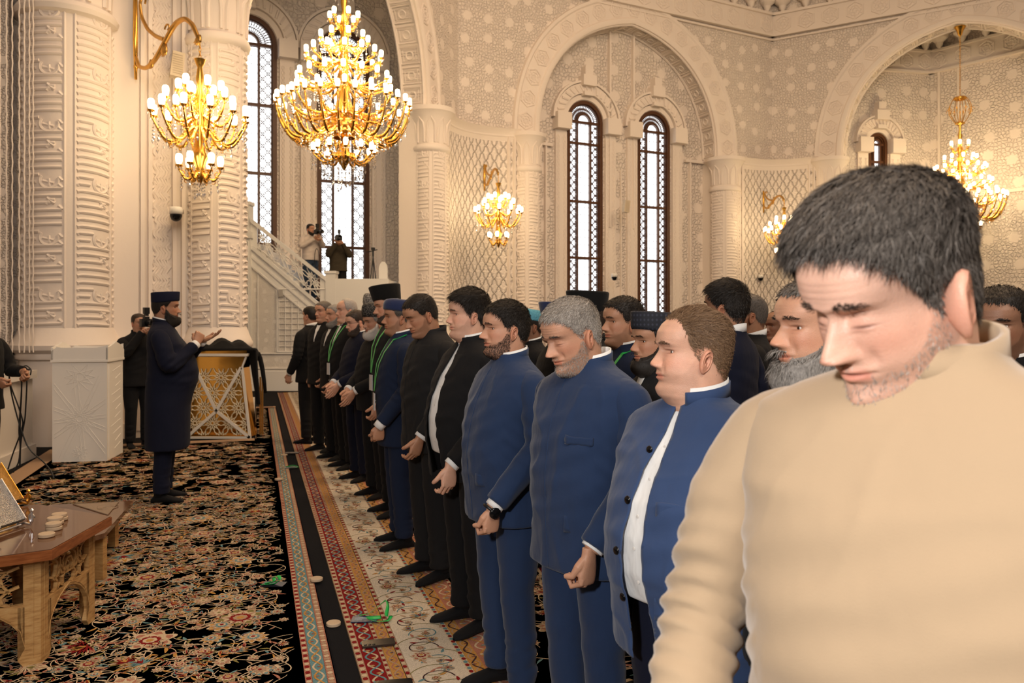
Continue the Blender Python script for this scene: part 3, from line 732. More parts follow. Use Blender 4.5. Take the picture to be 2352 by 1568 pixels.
mprism(b, [(578, 852), (893, 852), (893, 897), (578, 897)], -.05, .03)
for y in (664, 808): b.tube([mp(636, y), mp(750, y)], .02, 5)
b.tube([mp(636, 664), mp(636, 808)], .02, 5); b.tube([mp(592, 620), mp(592, 808)], .012, 5)
mbuild(b, 'panel_moulding', M_WHITE)
b = MB(); q = np.linspace(0, PI, 12); b.prism([(mp(866 + 0, 640)[0], mp(0, 640)[2]), (mp(886, 640)[0], mp(0, 640)[2])] + [(mp(876, 0)[0] + .1*math.cos(a), mp(0, 618)[2] + .19*math.sin(a)) for a in q], MZ + .25, MZ + .30)
tag(b.build('arched_plaque', M_WHITE), 'small white arched plaque standing on the pulpit platform parapet', 'plaque')
b = MB(); tp = [(850, 640), (838, 640), (858, 640)]
top_ = mp(848, 585) + (0, .5, 0)
for x in (838, 848, 858): b.tube([top_, mp(x, 700) + (0, .5 + (x - 848)*.02, 0)], .012, 6)
b.tube([top_, top_ + (0, 0, .15)], .02, 6); b.tube([top_ + (-.15, 0, .1), top_ + (.1, 0, .16)], .012, 6); b.box(tuple(top_ + (0, 0, .18)), (.08, .08, .06))
tag(b.build('camera_tripod', M_BLACK), 'black camera tripod on the pulpit platform by the tall window', 'tripod')
b = MB(); b.box(tuple(P(645, 673, 17.86)), (.09, .03, .16)); tag(b.build('switch_box', simple('grey_plastic', (.45, .42, .38), .4)), 'small grey box fixed on the carved side of the pulpit stair', 'switch')
# ================================================================== CARPETS
def pile(name, col):
    t = NT(name); n = t.noise(t.obj(), 160, 3, .7); t.set(t.ramp(n, [(.3, tuple(c*.72 for c in col)), (.7, tuple(min(1, c*1.18) for c in col))]), .95, 0, .08); t.bump(n, .004); return t.mat
RC = ['black', 'cream', 'beige', 'rose', 'red', 'teal', 'olive', 'gold', 'line', 'ivory']
RM = [pile('rug_' + n, c) for n, c in zip(RC, [(.007, .007, .011), (.58, .45, .30), (.42, .28, .18), (.40, .17, .115), (.22, .013, .014), (.13, .25, .27), (.21, .18, .06), (.50, .26, .07), (.06, .03, .03), (.62, .54, .43)])]
CI = {n: i for i, n in enumerate(RC)}
class Rug(MB):
    z = .010
    def fan(s, pts, col, lay, c=None):
        pts = np.asarray(pts); n = len(pts); c = pts.mean(0) if c is None else c
        zz = s.z + lay*.00045; off = s.n; V = np.concatenate([[c], pts]); V = np.c_[V, np.full(n + 1, zz)]
        s.V.append(V); s.n += n + 1; m = CI[col]
        for i in range(n): s.Fc.append((off, off + 1 + i, off + 1 + (i + 1) % n)); s.M.append(m)
    def strip(s, p, w, col, lay):
        p = np.asarray(p, float); t = np.gradient(p, axis=0); t /= np.linalg.norm(t, axis=1, keepdims=True) + 1e-9; nrm = np.stack([-t[:, 1], t[:, 0]], 1)
        w = np.broadcast_to(w, (len(p),))[:, None]; zz = s.z + lay*.00045; n = len(p); V = np.concatenate([p + nrm*w/2, p - nrm*w/2]); V = np.c_[V, np.full(2*n, zz)]
        off = s.n; s.V.append(V); s.n += 2*n; m = CI[col]
        for i in range(n - 1): s.Fc.append((off + i, off + n + i, off + n + i + 1, off + i + 1)); s.M.append(m)
    def rect(s, v0, v1, u0, u1, col, lay): s.fan([(v0, u0), (v1, u0), (v1, u1), (v0, u1)], col, lay)
    def petal(s, c, a, L, W, col, lay, inner=None, curl=0.0):
        k = np.linspace(0, 1, 9); d = np.array([math.cos(a), math.sin(a)]); q = np.array([-d[1], d[0]]); wv = np.sin(k*PI)**.8*(1 - .25*k)
        mid = c + k[:, None]*L*d + (k**2)[:, None]*curl*L*q; A = mid + wv[:, None]*W/2*q; B = (mid - wv[:, None]*W/2*q)[::-1][1:-1]
        s.fan(np.concatenate([A, B]), col, lay)
        if inner: 
            A = mid*1.0 + (wv*.5)[:, None]*W/2*q; B = (mid - (wv*.5)[:, None]*W/2*q)[::-1][1:-1]; s.fan(np.concatenate([A, B])*.75 + c*.25 + .0*L*d, inner, lay + 1)
    def flower(s, c, R, rg, lay=4):
        c = np.asarray(c, float); a0 = rg.uniform(0, 6.28); kind = rg.integers(0, 5); pal = [['cream', 'rose', 'cream', 'red', 'gold'], ['beige', 'teal', 'cream', 'beige', 'red'], ['cream', 'gold', 'beige', 'teal', 'red'], ['beige', 'olive', 'cream', 'red', 'gold'], ['cream', 'beige', 'rose', 'cream', 'olive']][rg.integers(0, 5)]
        th = np.linspace(0, 2*PI, 73)[:-1] + a0
        if kind <= 2:
            n = int(rg.integers(7, 12)); e = 1 + .15*np.cos(th - a0)
            f = lambda am, ph=0, sh=1: (1 + am*np.abs(np.cos(n*(th - a0)/2 + ph))**sh)
            def ring(r, am, ph=0, sh=.8): rr = R*r*f(am, ph, sh)*e; return c + np.stack([rr*np.cos(th), rr*np.sin(th)], 1)
            s.fan(ring(.66, .42, 0, 2.0), pal[0], lay, c); s.fan(ring(.60, .30, 0, 2.5), pal[1], lay + 1, c); s.fan(ring(.50, .25, PI/2), pal[2], lay + 2, c)
            for k in range(n): s.petal(c, a0 + (k + .5)*2*PI/n, R*.72, R*.20, pal[0], lay + 3, pal[3])
            s.fan(ring(.30, .3, 0), pal[3], lay + 5, c); s.fan(ring(.22, .2, PI/2), pal[0], lay + 6, c); s.fan(ring(.11, .3), pal[4], lay + 7, c)
        else:   # palmette
            s.petal(c - R*.7*np.array([math.cos(a0), math.sin(a0)]), a0, R*1.6, R*1.25, pal[0], lay); 
            for k in range(-4, 5): s.petal(c - R*.35*np.array([math.cos(a0), math.sin(a0)]), a0 + k*.34, R*(1.25 - .07*abs(k)), R*.26, pal[(k % 2) + 1], lay + 2, pal[3], curl=.15*np.sign(k))
            for k in (-1, 0, 1): s.petal(c - R*.3*np.array([math.cos(a0), math.sin(a0)]), a0 + k*.45, R*.8, R*.24, pal[3] if k else pal[0], lay + 4, pal[4])
            s.petal(c - R*.25*np.array([math.cos(a0), math.sin(a0)]), a0, R*.5, R*.18, pal[4], lay + 6)
            for k in (-1, 1): s.petal(c - R*.5*np.array([math.cos(a0), math.sin(a0)]), a0 + k*2.2, R*.6, R*.22, pal[1], lay + 1, pal[2], curl=-.4*k)
    clip = None
    def vine(s, p, a, L, rg, col='cream', w=.007, lay=2, curl=None):
        k = np.linspace(0, 1, 16); cu = rg.uniform(-5, 5) if curl is None else curl; ang = a + cu*k + rg.uniform(-1.5, 1.5)*np.sin(k*5); st = L/15
        d = np.stack([np.cos(ang), np.sin(ang)], 1)*st; q = p + np.cumsum(d, 0)
        if s.clip:
            bad = np.where((q[:, 0] < s.clip[0] + .01) | (q[:, 0] > s.clip[1] - .01))[0]; lim = bad[0] if len(bad) else 99
            if lim < 3: return q
            q = q[:lim]; k = k[:lim]
        s.strip(q, w*(1 - .5*k), col, lay)
        for i in (4, 8, 12):
            if i >= len(q) or (s.clip and not s.clip[0] + .07 < q[i][0] < s.clip[1] - .07): continue
            sg = 1 if rg.random() > .5 else -1; s.petal(q[i], ang[i] + sg*.9, rg.uniform(.03, .075), rg.uniform(.012, .024), ['beige', 'cream', 'rose', 'teal', 'gold', 'olive'][rg.integers(0, 6)], lay + 1, 'red' if rg.random() > .6 else None, curl=.4*sg)
        return q
    def field(s, v0, v1, u0, u1, rg, dens, rmin, rmax, inside=None):
        s.clip = (v0, v1); pts = []; tries = int((v1 - v0)*(u1 - u0)*dens*8)
        for _ in range(tries):
            R = rg.uniform(0, 1)**1.8*(rmax - rmin) + rmin; p = np.array([rg.uniform(v0 + R, v1 - R), rg.uniform(u0 + R, u1 - R)])
            if inside is not None and not inside(p): continue
            if all((p[0] - q[0])**2 + (p[1] - q[1])**2 > (R*1.02 + r2*1.02 + .008)**2 for q, r2 in pts[-400:]): pts.append((p, R))
        for p, R in pts:
            s.flower(p, R, rg)
            for _k in range(4 if R > .07 else 2): s.vine(p, rg.uniform(0, 6.28), rg.uniform(.18, .42), rg)
    def scroll_band(s, v0, v1, u0, u1, bg, cols, period, rg, amp=.3, w=.010, lay=3):
        s.rect(v0, v1, u0, u1, bg, 1); vm = (v0 + v1)/2; W = v1 - v0; u = np.arange(u0, u1, period/14)
        for ph, c in ((0, cols[0]), (PI, cols[1])): s.strip(np.stack([vm + amp*W*np.sin(2*PI*u/period + ph), u], 1), w, c, lay + (1 if ph else 0))
        k = 0; x = u0 + period*.25
        while x < u1 - .02:
            sd = 1 if k % 2 else -1; s.petal(np.array([vm - sd*W*.05, x]), PI/2*0 + (0 if sd > 0 else PI), W*.42, W*.26, cols[2], lay + 2, cols[3]); 
            s.fan(np.array([(vm + sd*W*.28 + W*.10*math.cos(q), x + W*.10*math.sin(q)) for q in np.arange(7)*.9]), cols[(k//2) % 2], lay + 3); x += period/2; k += 1
    def beads(s, v, u0, u1, r, bg, c1, c2, w):
        s.rect(v - w/2, v + w/2, u0, u1, bg, 1)
        x = u0; k = 0
        while x < u1: s.fan(np.array([(v + w*.42*math.cos(q), x + r*.8*math.sin(q)) for q in np.arange(6)*PI/3]), (c1, c2)[k % 2], 3); x += r*1.75; k += 1
ROWA = math.atan2(.306, .952)
rg = np.random.default_rng(11)
R1 = Rug(); U0, U1 = 2.6, 15.3
UM = 11.22
R1.rect(-2.40, .345, U0 - .4, UM, 'black', 0); R1.rect(0, .345, UM, U1, 'black', 0)
R1.field(-2.2, .19, U0, 8.0, rg, 46, .030, .15); R1.field(-2.2, .19, 8.0, UM - .2, rg, 24, .045, .16); R1.field(.0, .19, UM, U1 - .25, rg, 30, .03, .08)
R1.beads(.222, U0, U1, .018, 'rose', 'cream', 'red', .030); R1.scroll_band(.238, .300, U0, U1, 'teal', ['cream', 'gold', 'beige', 'red'], .20, rg, .32, .009)
R1.beads(.318, U0, U1, .018, 'rose', 'cream', 'beige', .034)
for k in range(120):   # far end border
    pass
R1.rect(.0, .34, U1 - .25, U1, 'beige', 20); R1.strip([(.02, U1 - .22), (.30, U1 - .22)], .02, 'red', 22); R1.strip([(.02, U1 - .05), (.30, U1 - .05)], .02, 'line', 22)
R1.rect(-2.40, -.02, UM - .22, UM, 'beige', 20)
R1.rect(-2.40, -2.2, U0, UM, 'beige', 20)
xs_ = np.arange(.0, .3, .02); R1.strip(np.stack([xs_, U1 - .13 + .05*np.sin(xs_*22)], 1), .02, 'line', 23)
b = MB(); b.box((-1.03, (U0 - .4 + UM)/2, .005), (2.74, UM - U0 + .4, .010)); b.box((.17, (UM + U1)/2, .005), (.35, U1 - UM, .010)); R1.V.append(np.concatenate(b.V)); off = R1.n; R1.n += 16
for f in b.Fc: R1.Fc.append([i + off for i in f]); R1.M.append(2)
tag(R1.build('floral_carpet', RM, rz=ROWA), 'black carpet full of beige flowers with teal scroll border, left of the standing row', 'carpet')
R2 = Rug(); U0, U1 = 1.6, 18.2; V9 = 4.2
R2.rect(.445, V9, U0, U1, 'black', 0)
R2.beads(.462, U0, U1, .020, 'beige', 'red', 'cream', .032); R2.scroll_band(.478, .560, U0, U1, 'red', ['cream', 'teal', 'gold', 'beige'], .17, rg, .33, .010)
R2.beads(.570, U0, U1, .016, 'beige', 'red', 'cream', .022); R2.scroll_band(.582, .640, U0, U1, 'gold', ['rose', 'beige', 'red', 'teal'], .16, rg, .3, .008); R2.beads(.650, U0, U1, .020, 'beige', 'red', 'cream', .026)
R2.rect(.664, .915, U0, U1, 'ivory', 1)
u = U0; k = 0
while u < U1:
    sd = 1 if k % 2 else -1; c = np.array([.79 - sd*.030, u]); th = np.linspace(0, 5.2, 26); rr = .088*(1 - th/7.5)
    R2.strip(np.stack([c[0] + sd*rr*np.cos(th), c[1] + rr*np.sin(th)], 1), .007, 'line' if k % 2 else 'teal', 3); R2.strip(np.stack([c[0] - sd*(rr + .02)*np.cos(th + .3), c[1] + .07 + rr*np.sin(th)], 1), .005, 'olive', 3)
    R2.flower((.79 + sd*.045, u + .085), .038 if k % 3 else .058, rg, 5); R2.flower(c, .026, rg, 5)
    for q in range(6): R2.petal(c + rg.uniform(-.09, .09, 2), rg.uniform(0, 6.28), .045, .018, ['rose', 'teal', 'gold', 'red', 'beige'][rg.integers(0, 5)], 4, None, .3)
    u += .17; k += 1
R2.beads(.928, U0, U1, .020, 'cream', 'red', 'teal', .026); R2.scroll_band(.942, 1.00, U0, U1, 'gold', ['beige', 'line', 'red', 'cream'], .16, rg, .32, .008); R2.scroll_band(1.00, 1.10, U0, U1, 'rose', ['cream', 'gold', 'beige', 'teal'], .20, rg, .32, .010); R2.beads(1.11, U0, U1, .018, 'beige', 'red', 'cream', .024)
uu = np.linspace(3.0, 9.0, 120); edge = 1.62 + .10*np.abs(np.sin(uu*4.2)); R2.fan(np.concatenate([np.stack([edge, uu], 1), [(3.9, 9.0), (3.9, 3.0)]]), 'red', 1.2, np.array([2.8, 6.0])); R2.strip(np.stack([edge, uu], 1), .016, 'cream', 2.2)
R2.field(1.13, 2.9, 2.6, 8.0, rg, 34, .035, .15)
b = MB(); b.box(((.445 + V9)/2, (U0 + U1)/2, .005), (V9 - .445, U1 - U0, .010)); R2.V.append(np.concatenate(b.V)); off = R2.n; R2.n += 8
for f in b.Fc: R2.Fc.append([i + off for i in f]); R2.M.append(2)
tag(R2.build('bordered_carpet', RM, rz=ROWA), 'carpet with red, gold and ivory scroll borders under the feet of the standing row', 'carpet')
# ================================================================== PEOPLE
def skin_mat(name, base, red=(.62, .25, .18), gloss=.45):
    t = NT(name); a = t.n('ShaderNodeAttribute'); a.attribute_name = 'tint'
    m = t.n('ShaderNodeMix', data_type='RGBA', blend_type='MULTIPLY'); m.inputs['Factor'].default_value = 1
    t.L.new(a.outputs['Color'], m.inputs['A'])
    ns = t.noise(t.obj(), 28, 4, .6); c = t.ramp(ns, [(.30, tuple(x*.86 for x in base)), (.70, base)])
    t.L.new(c, m.inputs['B']); t.L.new(m.outputs['Result'], t.b.inputs['Base Color'])
    t.set(rough=gloss, spec=.4); t.b.inputs['Subsurface Weight'].default_value = .12
    t.b.inputs['Subsurface Radius'].default_value = (.012, .004, .002); t.b.inputs['Subsurface Scale'].default_value = 1.0
    h = t.noise(t.obj(), 420, 2); t.bump(h, .0012, .6); return t.mat
SKIN = {'fair': skin_mat('skin_fair', (.70, .40, .28)), 'mid': skin_mat('skin_mid', (.58, .31, .20)), 'tan': skin_mat('skin_tan', (.46, .235, .14)), 'dark': skin_mat('skin_dark', (.30, .15, .09)), 'pale': skin_mat('skin_pale', (.72, .43, .32))}
def hair_mat(name, c1, c2):
    t = NT(name); g = t.n('ShaderNodeNewGeometry'); nz = t.noise(t.mapping(t.obj(), (1, 1, .35)), 260, 2, .6); mx = t.math('ADD', t.math('MULTIPLY', g.outputs['Random Per Island'], .45), t.math('MULTIPLY', t.math('SUBTRACT', nz, .25), .9))
    c = t.ramp(mx, [(.1, c1), (.5, tuple((a+b_)/2 for a, b_ in zip(c1, c2))), (.9, c2)])
    t.set(c, .55, 0, .25); return t.mat
HAIR = {'black': hair_mat('hair_black', (.010, .008, .007), (.03, .024, .02)), 'dark': hair_mat('hair_dark_brown', (.022, .015, .011), (.07, .05, .04)),
        'pepper': hair_mat('hair_pepper', (.022, .017, .014), (.19, .165, .145)), 'salt': hair_mat('hair_salt', (.16, .14, .12), (.55, .50, .45)),
        'white': hair_mat('hair_white', (.45, .42, .39), (.80, .77, .72)), 'brown': hair_mat('hair_brown', (.09, .05, .028), (.26, .16, .09)), 'grey': hair_mat('hair_grey', (.05, .045, .04), (.38, .35, .32))}
M_EYE = simple('eye_white', (.75, .70, .66), .2); M_IRIS = simple('iris', (.035, .018, .010), .1)
def cloth(name, col, sc=90, d=.0012, rough=.85, wr=.010, wsc=8, sheen=.15):
    t = NT(name).set(col, rough, 0, .2); o = t.obj()
    wv = t.noise(o, 900, 1); big = t.noise(t.mapping(o, (1, 1, .45)), wsc, 3, .55)
    h = t.math('ADD', t.math('MULTIPLY', big, wr*1000), t.math('MULTIPLY', wv, d*400)); t.bump(h, .001)
    t.b.inputs['Sheen Weight'].default_value = sheen*(.15 if max(col) < .06 else 1); return t.mat
CL = {'blue': cloth('cloth_blue', (.032, .060, .145)), 'navy': cloth('cloth_navy', (.016, .034, .088)), 'navy2': cloth('cloth_dark_navy', (.010, .018, .045)),
      'ink': cloth('cloth_ink', (.005, .007, .020)), 'black': cloth('cloth_black', (.007, .007, .008)), 'coal': cloth('cloth_charcoal', (.012, .012, .013)),
      'white': cloth('shirt_white', (.80, .80, .79), wr=.010, wsc=14, sheen=0), 'beige': cloth('knit_beige', (.40, .29, .185), wr=.006, wsc=7, sheen=.3), 'olive': cloth('cloth_olive', (.045, .035, .022)),
      'tee': cloth('tee_white', (.60, .52, .47), sheen=0), 'denim': cloth('denim', (.03, .05, .09)), 'sock': cloth('sock_black', (.006, .006, .007), wr=.003), 'socg': cloth('sock_grey', (.022, .022, .026), wr=.003)}
M_BTN = simple('button_black', (.004, .004, .005), .15)
M_FELT_B = cloth('felt_black', (.004, .004, .004), sheen=.5); M_FELT_N = cloth('felt_navy', (.012, .022, .075), sheen=.4)
M_GREEN = simple('green_ribbon', (.02, .42, .08), .3, 0, .5)
t = NT('plaid_cap'); o_ = t.obj(); sx = t.n('ShaderNodeSeparateXYZ'); t.L.new(o_, sx.inputs[0])
s1 = t.math('SINE', t.math('MULTIPLY', sx.outputs[2], 300)); s2 = t.math('SINE', t.math('MULTIPLY', t.math('ADD', sx.outputs[0], sx.outputs[1]), 260))
t.set(t.ramp(t.math('MULTIPLY', t.math('ADD', s1, s2), .5), [(.2, (.008, .010, .018)), (.8, (.030, .034, .055))]), .8); M_PLAID = t.mat
def curly(name, c1, c2):
    t = NT(name); v = t.vor(t.obj(), 75).outputs['Distance']; t.set(t.ramp(v, [(.15, c2), (.6, c1)]), .7); t.bump(v, -.01); return t.mat
M_ASTR = curly('astrakhan_dark', (.012, .012, .012), (.12, .11, .10)); M_ASTR_G = curly('astrakhan_grey', (.10, .095, .09), (.45, .43, .40))

def sm(x, a, b): t = np.clip((x - a)/(b - a), 0, 1); return t*t*(3 - 2*t)
_z = lambda zs, k, v: np.interp(zs, k, v)
ZW = ([-.20,-.165,-.13,-.10,-.06,-.03,0,.02,.04,.06,.09,.12,.15,.17,.19,.205,.218,.228,.2335,.2352], [.16,.15,.095,.068,.061,.059,.057,.059,.063,.066,.0695,.072,.0755,.077,.0755,.070,.0585,.040,.020,.0005])
ZYB = ([-.20,-.165,-.13,-.08,-.03,0,.03,.06,.09,.12,.15,.18,.20,.218,.228,.2335,.2352], [-.12,-.115,-.10,-.084,-.080,-.082,-.086,-.092,-.100,-.106,-.107,-.099,-.087,-.064,-.043,-.026,-.0125])
ZYF = ([-.20,-.165,-.13,-.10,-.06,-.035,-.022,-.010,-.004,0,.006,.014,.022,.034,.045,.06,.075,.09,.105,.118,.128,.137,.15,.17,.19,.205,.218,.228,.2335,.2352], [.09,.085,.062,.048,.036,.032,.040,.060,.072,.081,.088,.0935,.094,.087,.087,.089,.0865,.086,.085,.084,.0865,.092,.0945,.092,.081,.065,.044,.021,.003,-.0115])
ZN = ([-.2,-.05,-.015,.01,.03,.06,.09,.12,.15,.19,.2352], [2,2,1.75,1.6,1.7,1.85,2.0,2.25,2.4,2.15,2])
NZ = ([.066,.071,.075,.079,.084,.090,.100,.112,.122,.131,.140], [0,.005,.0165,.0235,.0255,.0230,.016,.0095,.0045,.0015,0])
NS = ([.066,.075,.085,.1,.112,.13], [.015,.0150,.0140,.0110,.0098,.010])

class Head:
    def __init__(s, hi=1, fat=0., jaw=1., nose=1., eyes='open', stub=0., stubcol=(.35, .33, .32), brow=(.05, .035, .03), age=0., hairline=0., scalp=None):
        dz = (.0015, .0024, .0045)[2 - hi]; nc = (208, 128, 72)[2 - hi]
        zt = .2352; a = np.arange(-.19, .205, dz); b_ = zt - (zt - .205)*np.cos(np.linspace(0, PI/2, int(.06/dz) + 4))[1:]
        zs = np.r_[a, b_][::-1]; s.zs = zs
        s_ = (np.arange(nc) + .5)*2*PI/nc - PI; tt = s_ - .45*np.sin(s_); s.tt = tt
        w = _z(zs, *ZW); yb = _z(zs, *ZYB); yf = _z(zs, *ZYF); n = _z(zs, *ZN)
        k = np.ones(5)/5 if hi else np.ones(3)/3; pad = len(k)//2
        def smo(v): return np.convolve(np.pad(v, pad, mode='edge'), k, 'valid')
        kk = max(1, int(.006/dz))
        for _ in range(kk): w, yb, n = smo(w), smo(yb), smo(n)
        yf = smo(yf) if hi else yf
        w[0] = .0005; 
        w = w*(1 + (jaw - 1)*(1 - sm(zs, .05, .12))*sm(zs, -.06, -.01)) + fat*.011*np.exp(-((zs + .005)/.05)**2)
        yf = yf + fat*.020*np.exp(-((zs + .030)/.026)**2) - fat*.003*np.exp(-((zs-.015)/.02)**2)
        yb = yb - fat*.007*np.exp(-((zs + .0)/.05)**2)
        c = np.where(zs > .2, -.012 - 0*zs, -.012)
        ct, st = np.cos(tt)[None], np.sin(tt)[None]; nn = np.where(ct > 0, n[:, None], 2.1)
        X = w[:, None]*np.sign(st)*np.abs(st)**(2/nn)
        Y = c[:, None] + np.where(ct > 0, (yf - c)[:, None], (c - yb)[:, None])*np.sign(ct)*np.abs(ct)**(2/nn)
        Z = np.repeat(zs[:, None], nc, 1)
        fr = sm(ct, -.1, .35)*np.ones_like(X); ax = np.abs(X); g = lambda x0, sx, z0, sz: np.exp(-((ax - x0)/sx)**2 - ((Z - z0)/sz)**2)
        # flatten the face plane round the eyes, cheeks
        dy = np.zeros_like(X)
        dy += nose*_z(Z, *NZ)*np.exp(-np.abs(X/_z(Z, *NS))**2.3)
        dy += nose*.0085*g(.0135, .0065, .0795, .0065) - .003*g(.021, .004, .084, .008)
        dy += -.0105*g(.030, .017, .1205, .0115) - .004*g(.012, .006, .121, .008)
        dy += .0045*g(.027, .020, .1385, .0055) + .002*g(0, .01, .136, .007)
        dy += .0042*g(.046, .018, .094, .018) + .003*g(.040, .02, .07, .02)*(1 + fat*2)
        dy += -.0028*g(.032, .006, .070, .012)*(1 + age)
        dy += .0044*g(.0, .022, .0585, .0042) + .0052*g(0, .017, .0475, .0050) - .0042*g(0, .022, .0530, .0018) - .003*g(0, .02, .038, .004) + .002*g(0, .016, .020, .010)
        dy += -.0022*g(0, .004, .068, .005) - .002*g(.026, .004, .052, .004)
        if eyes == 'open': dy += .0052*g(.031, .0150, .1248, .0030) + .0026*g(.031, .013, .1098, .0030) - .0060*g(.031, .0120, .1172, .0042)
        else: dy += .0075*g(.031, .0130, .1165, .0080) + .0015*g(.031, .014, .1075, .003) - .0022*g(.031, .0125, .1095, .0014) - .002*g(.031, .014, .1265, .0016)
        if age: 
            for z0 in (.150, .158, .166): dy -= age*.0008*g(0, .045, z0, .0015)
            dy -= age*.0015*g(.024, .006, .104, .002)
        s.base = np.stack([X, Y, Z], 2); Y = Y + dy*fr
        X = X*(1 - .05*fr*g(.07, .03, .125, .03))
        s.G = np.stack([X, Y, Z], 2)
        # colour tint: multiplies the skin
        T = np.ones((*X.shape, 3))
        def mixc(mask, col): 
            nonlocal T; T = T*(1 - mask[..., None]) + np.array(col)*mask[..., None]
        front = (ct > 0)*np.ones_like(X)
        mixc(.50*front*g(.043, .024, .088, .020), (1.0, .72, .66)); mixc(.35*front*g(0, .014, .084, .01), (1.0, .68, .62))
        mixc(.7*front*sm(-np.abs(ax - 0), -.0265, -.021)*np.exp(-((Z - .0525 + .08*ax**1.5)/.0085)**4), (.92, .52, .50))
        mixc(.75*front*g(0, .022, .0530, .0013), (.35, .15, .13))
        mixc(.6*front*g(.0075, .0042, .0745, .0028), (.2, .08, .06))
        mixc(.35*front*g(.030, .014, .109, .006), (.80, .60, .58))
        if eyes != 'open': mixc(.9*front*(ax > .018)*g(.031, .012, .1100, .0018), (.12, .07, .06)); mixc(.3*front*g(.031, .013, .118, .008), (.85, .62, .56))
        else: mixc(.8*front*g(.031, .0115, .1225, .0013), (.10, .06, .05))
        bz = .1395 + .16*(ax - .014) - 2.6*(ax - .014)**2*3
        s.browm = front*sm(ax, .010, .017)*(1 - sm(ax, .042, .052))*np.exp(-((Z - bz)/(.0038 - .0016*sm(ax, .03, .05)))**2)
        mixc(np.clip(.6*s.browm, 0, 1), brow)
        # hairline by angle
        at = np.abs(tt)[None]*np.ones_like(X)
        hl = np.interp(at, [0, .45, .75, 1.0, 1.18, 1.32, 1.42, 1.55, 1.75, 2.0, 2.4, PI], np.array([.187, .186, .178, .166, .150, .112, .095, .135, .10, .072, .045, .035]) + hairline*np.array([1, 1, 1, .7, .2, 0, 0, 0, 0, 0, 0, 0]))
        hl = hl + .0035*np.sin(tt*41 + np.sin(tt*17)*2)[None] + .0025*np.sin(tt*97)[None]*np.ones_like(X); s.hl = hl; s.hm = Z - hl
        mixc(.85*sm(s.hm, -.005, .012)*(Z > .02), scalp if scalp else (.32, .27, .25))
        # beard region
        ub = np.interp(at, [0, .28, .36, .5, .8, 1.1, 1.3, 1.42, 1.5, PI], [.0665, .066, .055, .050, .055, .070, .098, .105, .0, 0]); lb = np.interp(at, [0, .6, 1.1, 1.45, PI], [-.030, -.028, -.005, .03, .03])
        s.bm = np.minimum(np.minimum(ub - Z, Z - lb), (1.46 - at)*.045); lip = (ax < .024)*(Z > .0440)*(Z < .0610); lip2 = (ax < .014)*(Z < .0445)*(Z > .036); s.bm = np.where(lip, -.01, s.bm)
        if stub: mixc(stub*sm(s.bm, -.003, .008), stubcol)
        s.T = T; s.eyes = eyes; s.hi = hi
        d1 = np.gradient(s.G, axis=0); d2 = np.roll(s.G, -1, 1) - np.roll(s.G, 1, 1); N = np.cross(d1, d2); N /= (np.linalg.norm(N, axis=2, keepdims=True) + 1e-9)
        s.N = N if N[len(zs)//2, nc//2, 1] > 0 else -N
    def ear(s, sx):
        nr, na = (14, 36) if s.hi else (8, 18); out = []
        a = np.arange(na)*2*PI/na
        ey = .0175*np.cos(a)*(1 + .16*np.sin(a)); ez = .032*np.sin(a)*(1) ; ey = ey - .003*np.sin(a)
        R = np.linspace(0, 1, nr)
        hgt = np.interp(R, [0, .30, .45, .58, .72, .86, .95, 1.0], [-.006, -.005, .003, .005, .000, .0055, .005, .000])
        G = []
        for r, h in zip(R, hgt):
            hh = h*np.ones(na); lobe = sm(-np.sin(a), .55, .9); hh = hh*(1 - lobe) + .002*lobe*(r < .99)
            trag = np.exp(-((a - 0)/.0001)**2)*0; ft = sm(np.cos(a), .5, .9); hh = hh*(1 - .7*ft) + ft*.001
            G.append(np.stack([hh, ey*r, ez*r], 1))
        for r, h in ((1.0, -.004), (.8, -.009), (.45, -.016), (.0, -.018)): G.append(np.stack([np.full(na, h), ey*r, ez*r], 1))
        G = np.array(G); G[..., 0] *= sx
        M = rotz(-sx*.58*1) @ rotx(.16) @ roty(sx*.10)
        return G @ M.T + np.array([sx*.0785, -.014, .098])
def pose_pts(Vv, pitch, yaw=0, roll=0):
    """bend the neck: points above the collar follow the head"""
    V = np.asarray(Vv).reshape(-1, 3).copy(); piv = np.array([0, -.035, -.045]); wgt = sm(V[:, 2], -.11, -.01) ; wgt = np.where(V[:, 2] > -.01, 1, wgt)
    out = V - piv
    def rot(o, ax, ang):
        c, s_ = np.cos(ang*wgt), np.sin(ang*wgt); r = o.copy()
        if ax == 0: r[:, 1] = c*o[:, 1] - s_*o[:, 2]; r[:, 2] = s_*o[:, 1] + c*o[:, 2]
        if ax == 1: r[:, 0] = c*o[:, 0] + s_*o[:, 2]; r[:, 2] = -s_*o[:, 0] + c*o[:, 2]
        if ax == 2: r[:, 0] = c*o[:, 0] - s_*o[:, 1]; r[:, 1] = s_*o[:, 0] + c*o[:, 1]
        return r
    out = rot(out, 0, pitch); out = rot(out, 1, roll); out = rot(out, 2, yaw)
    return (out + piv).reshape(np.asarray(Vv).shape)

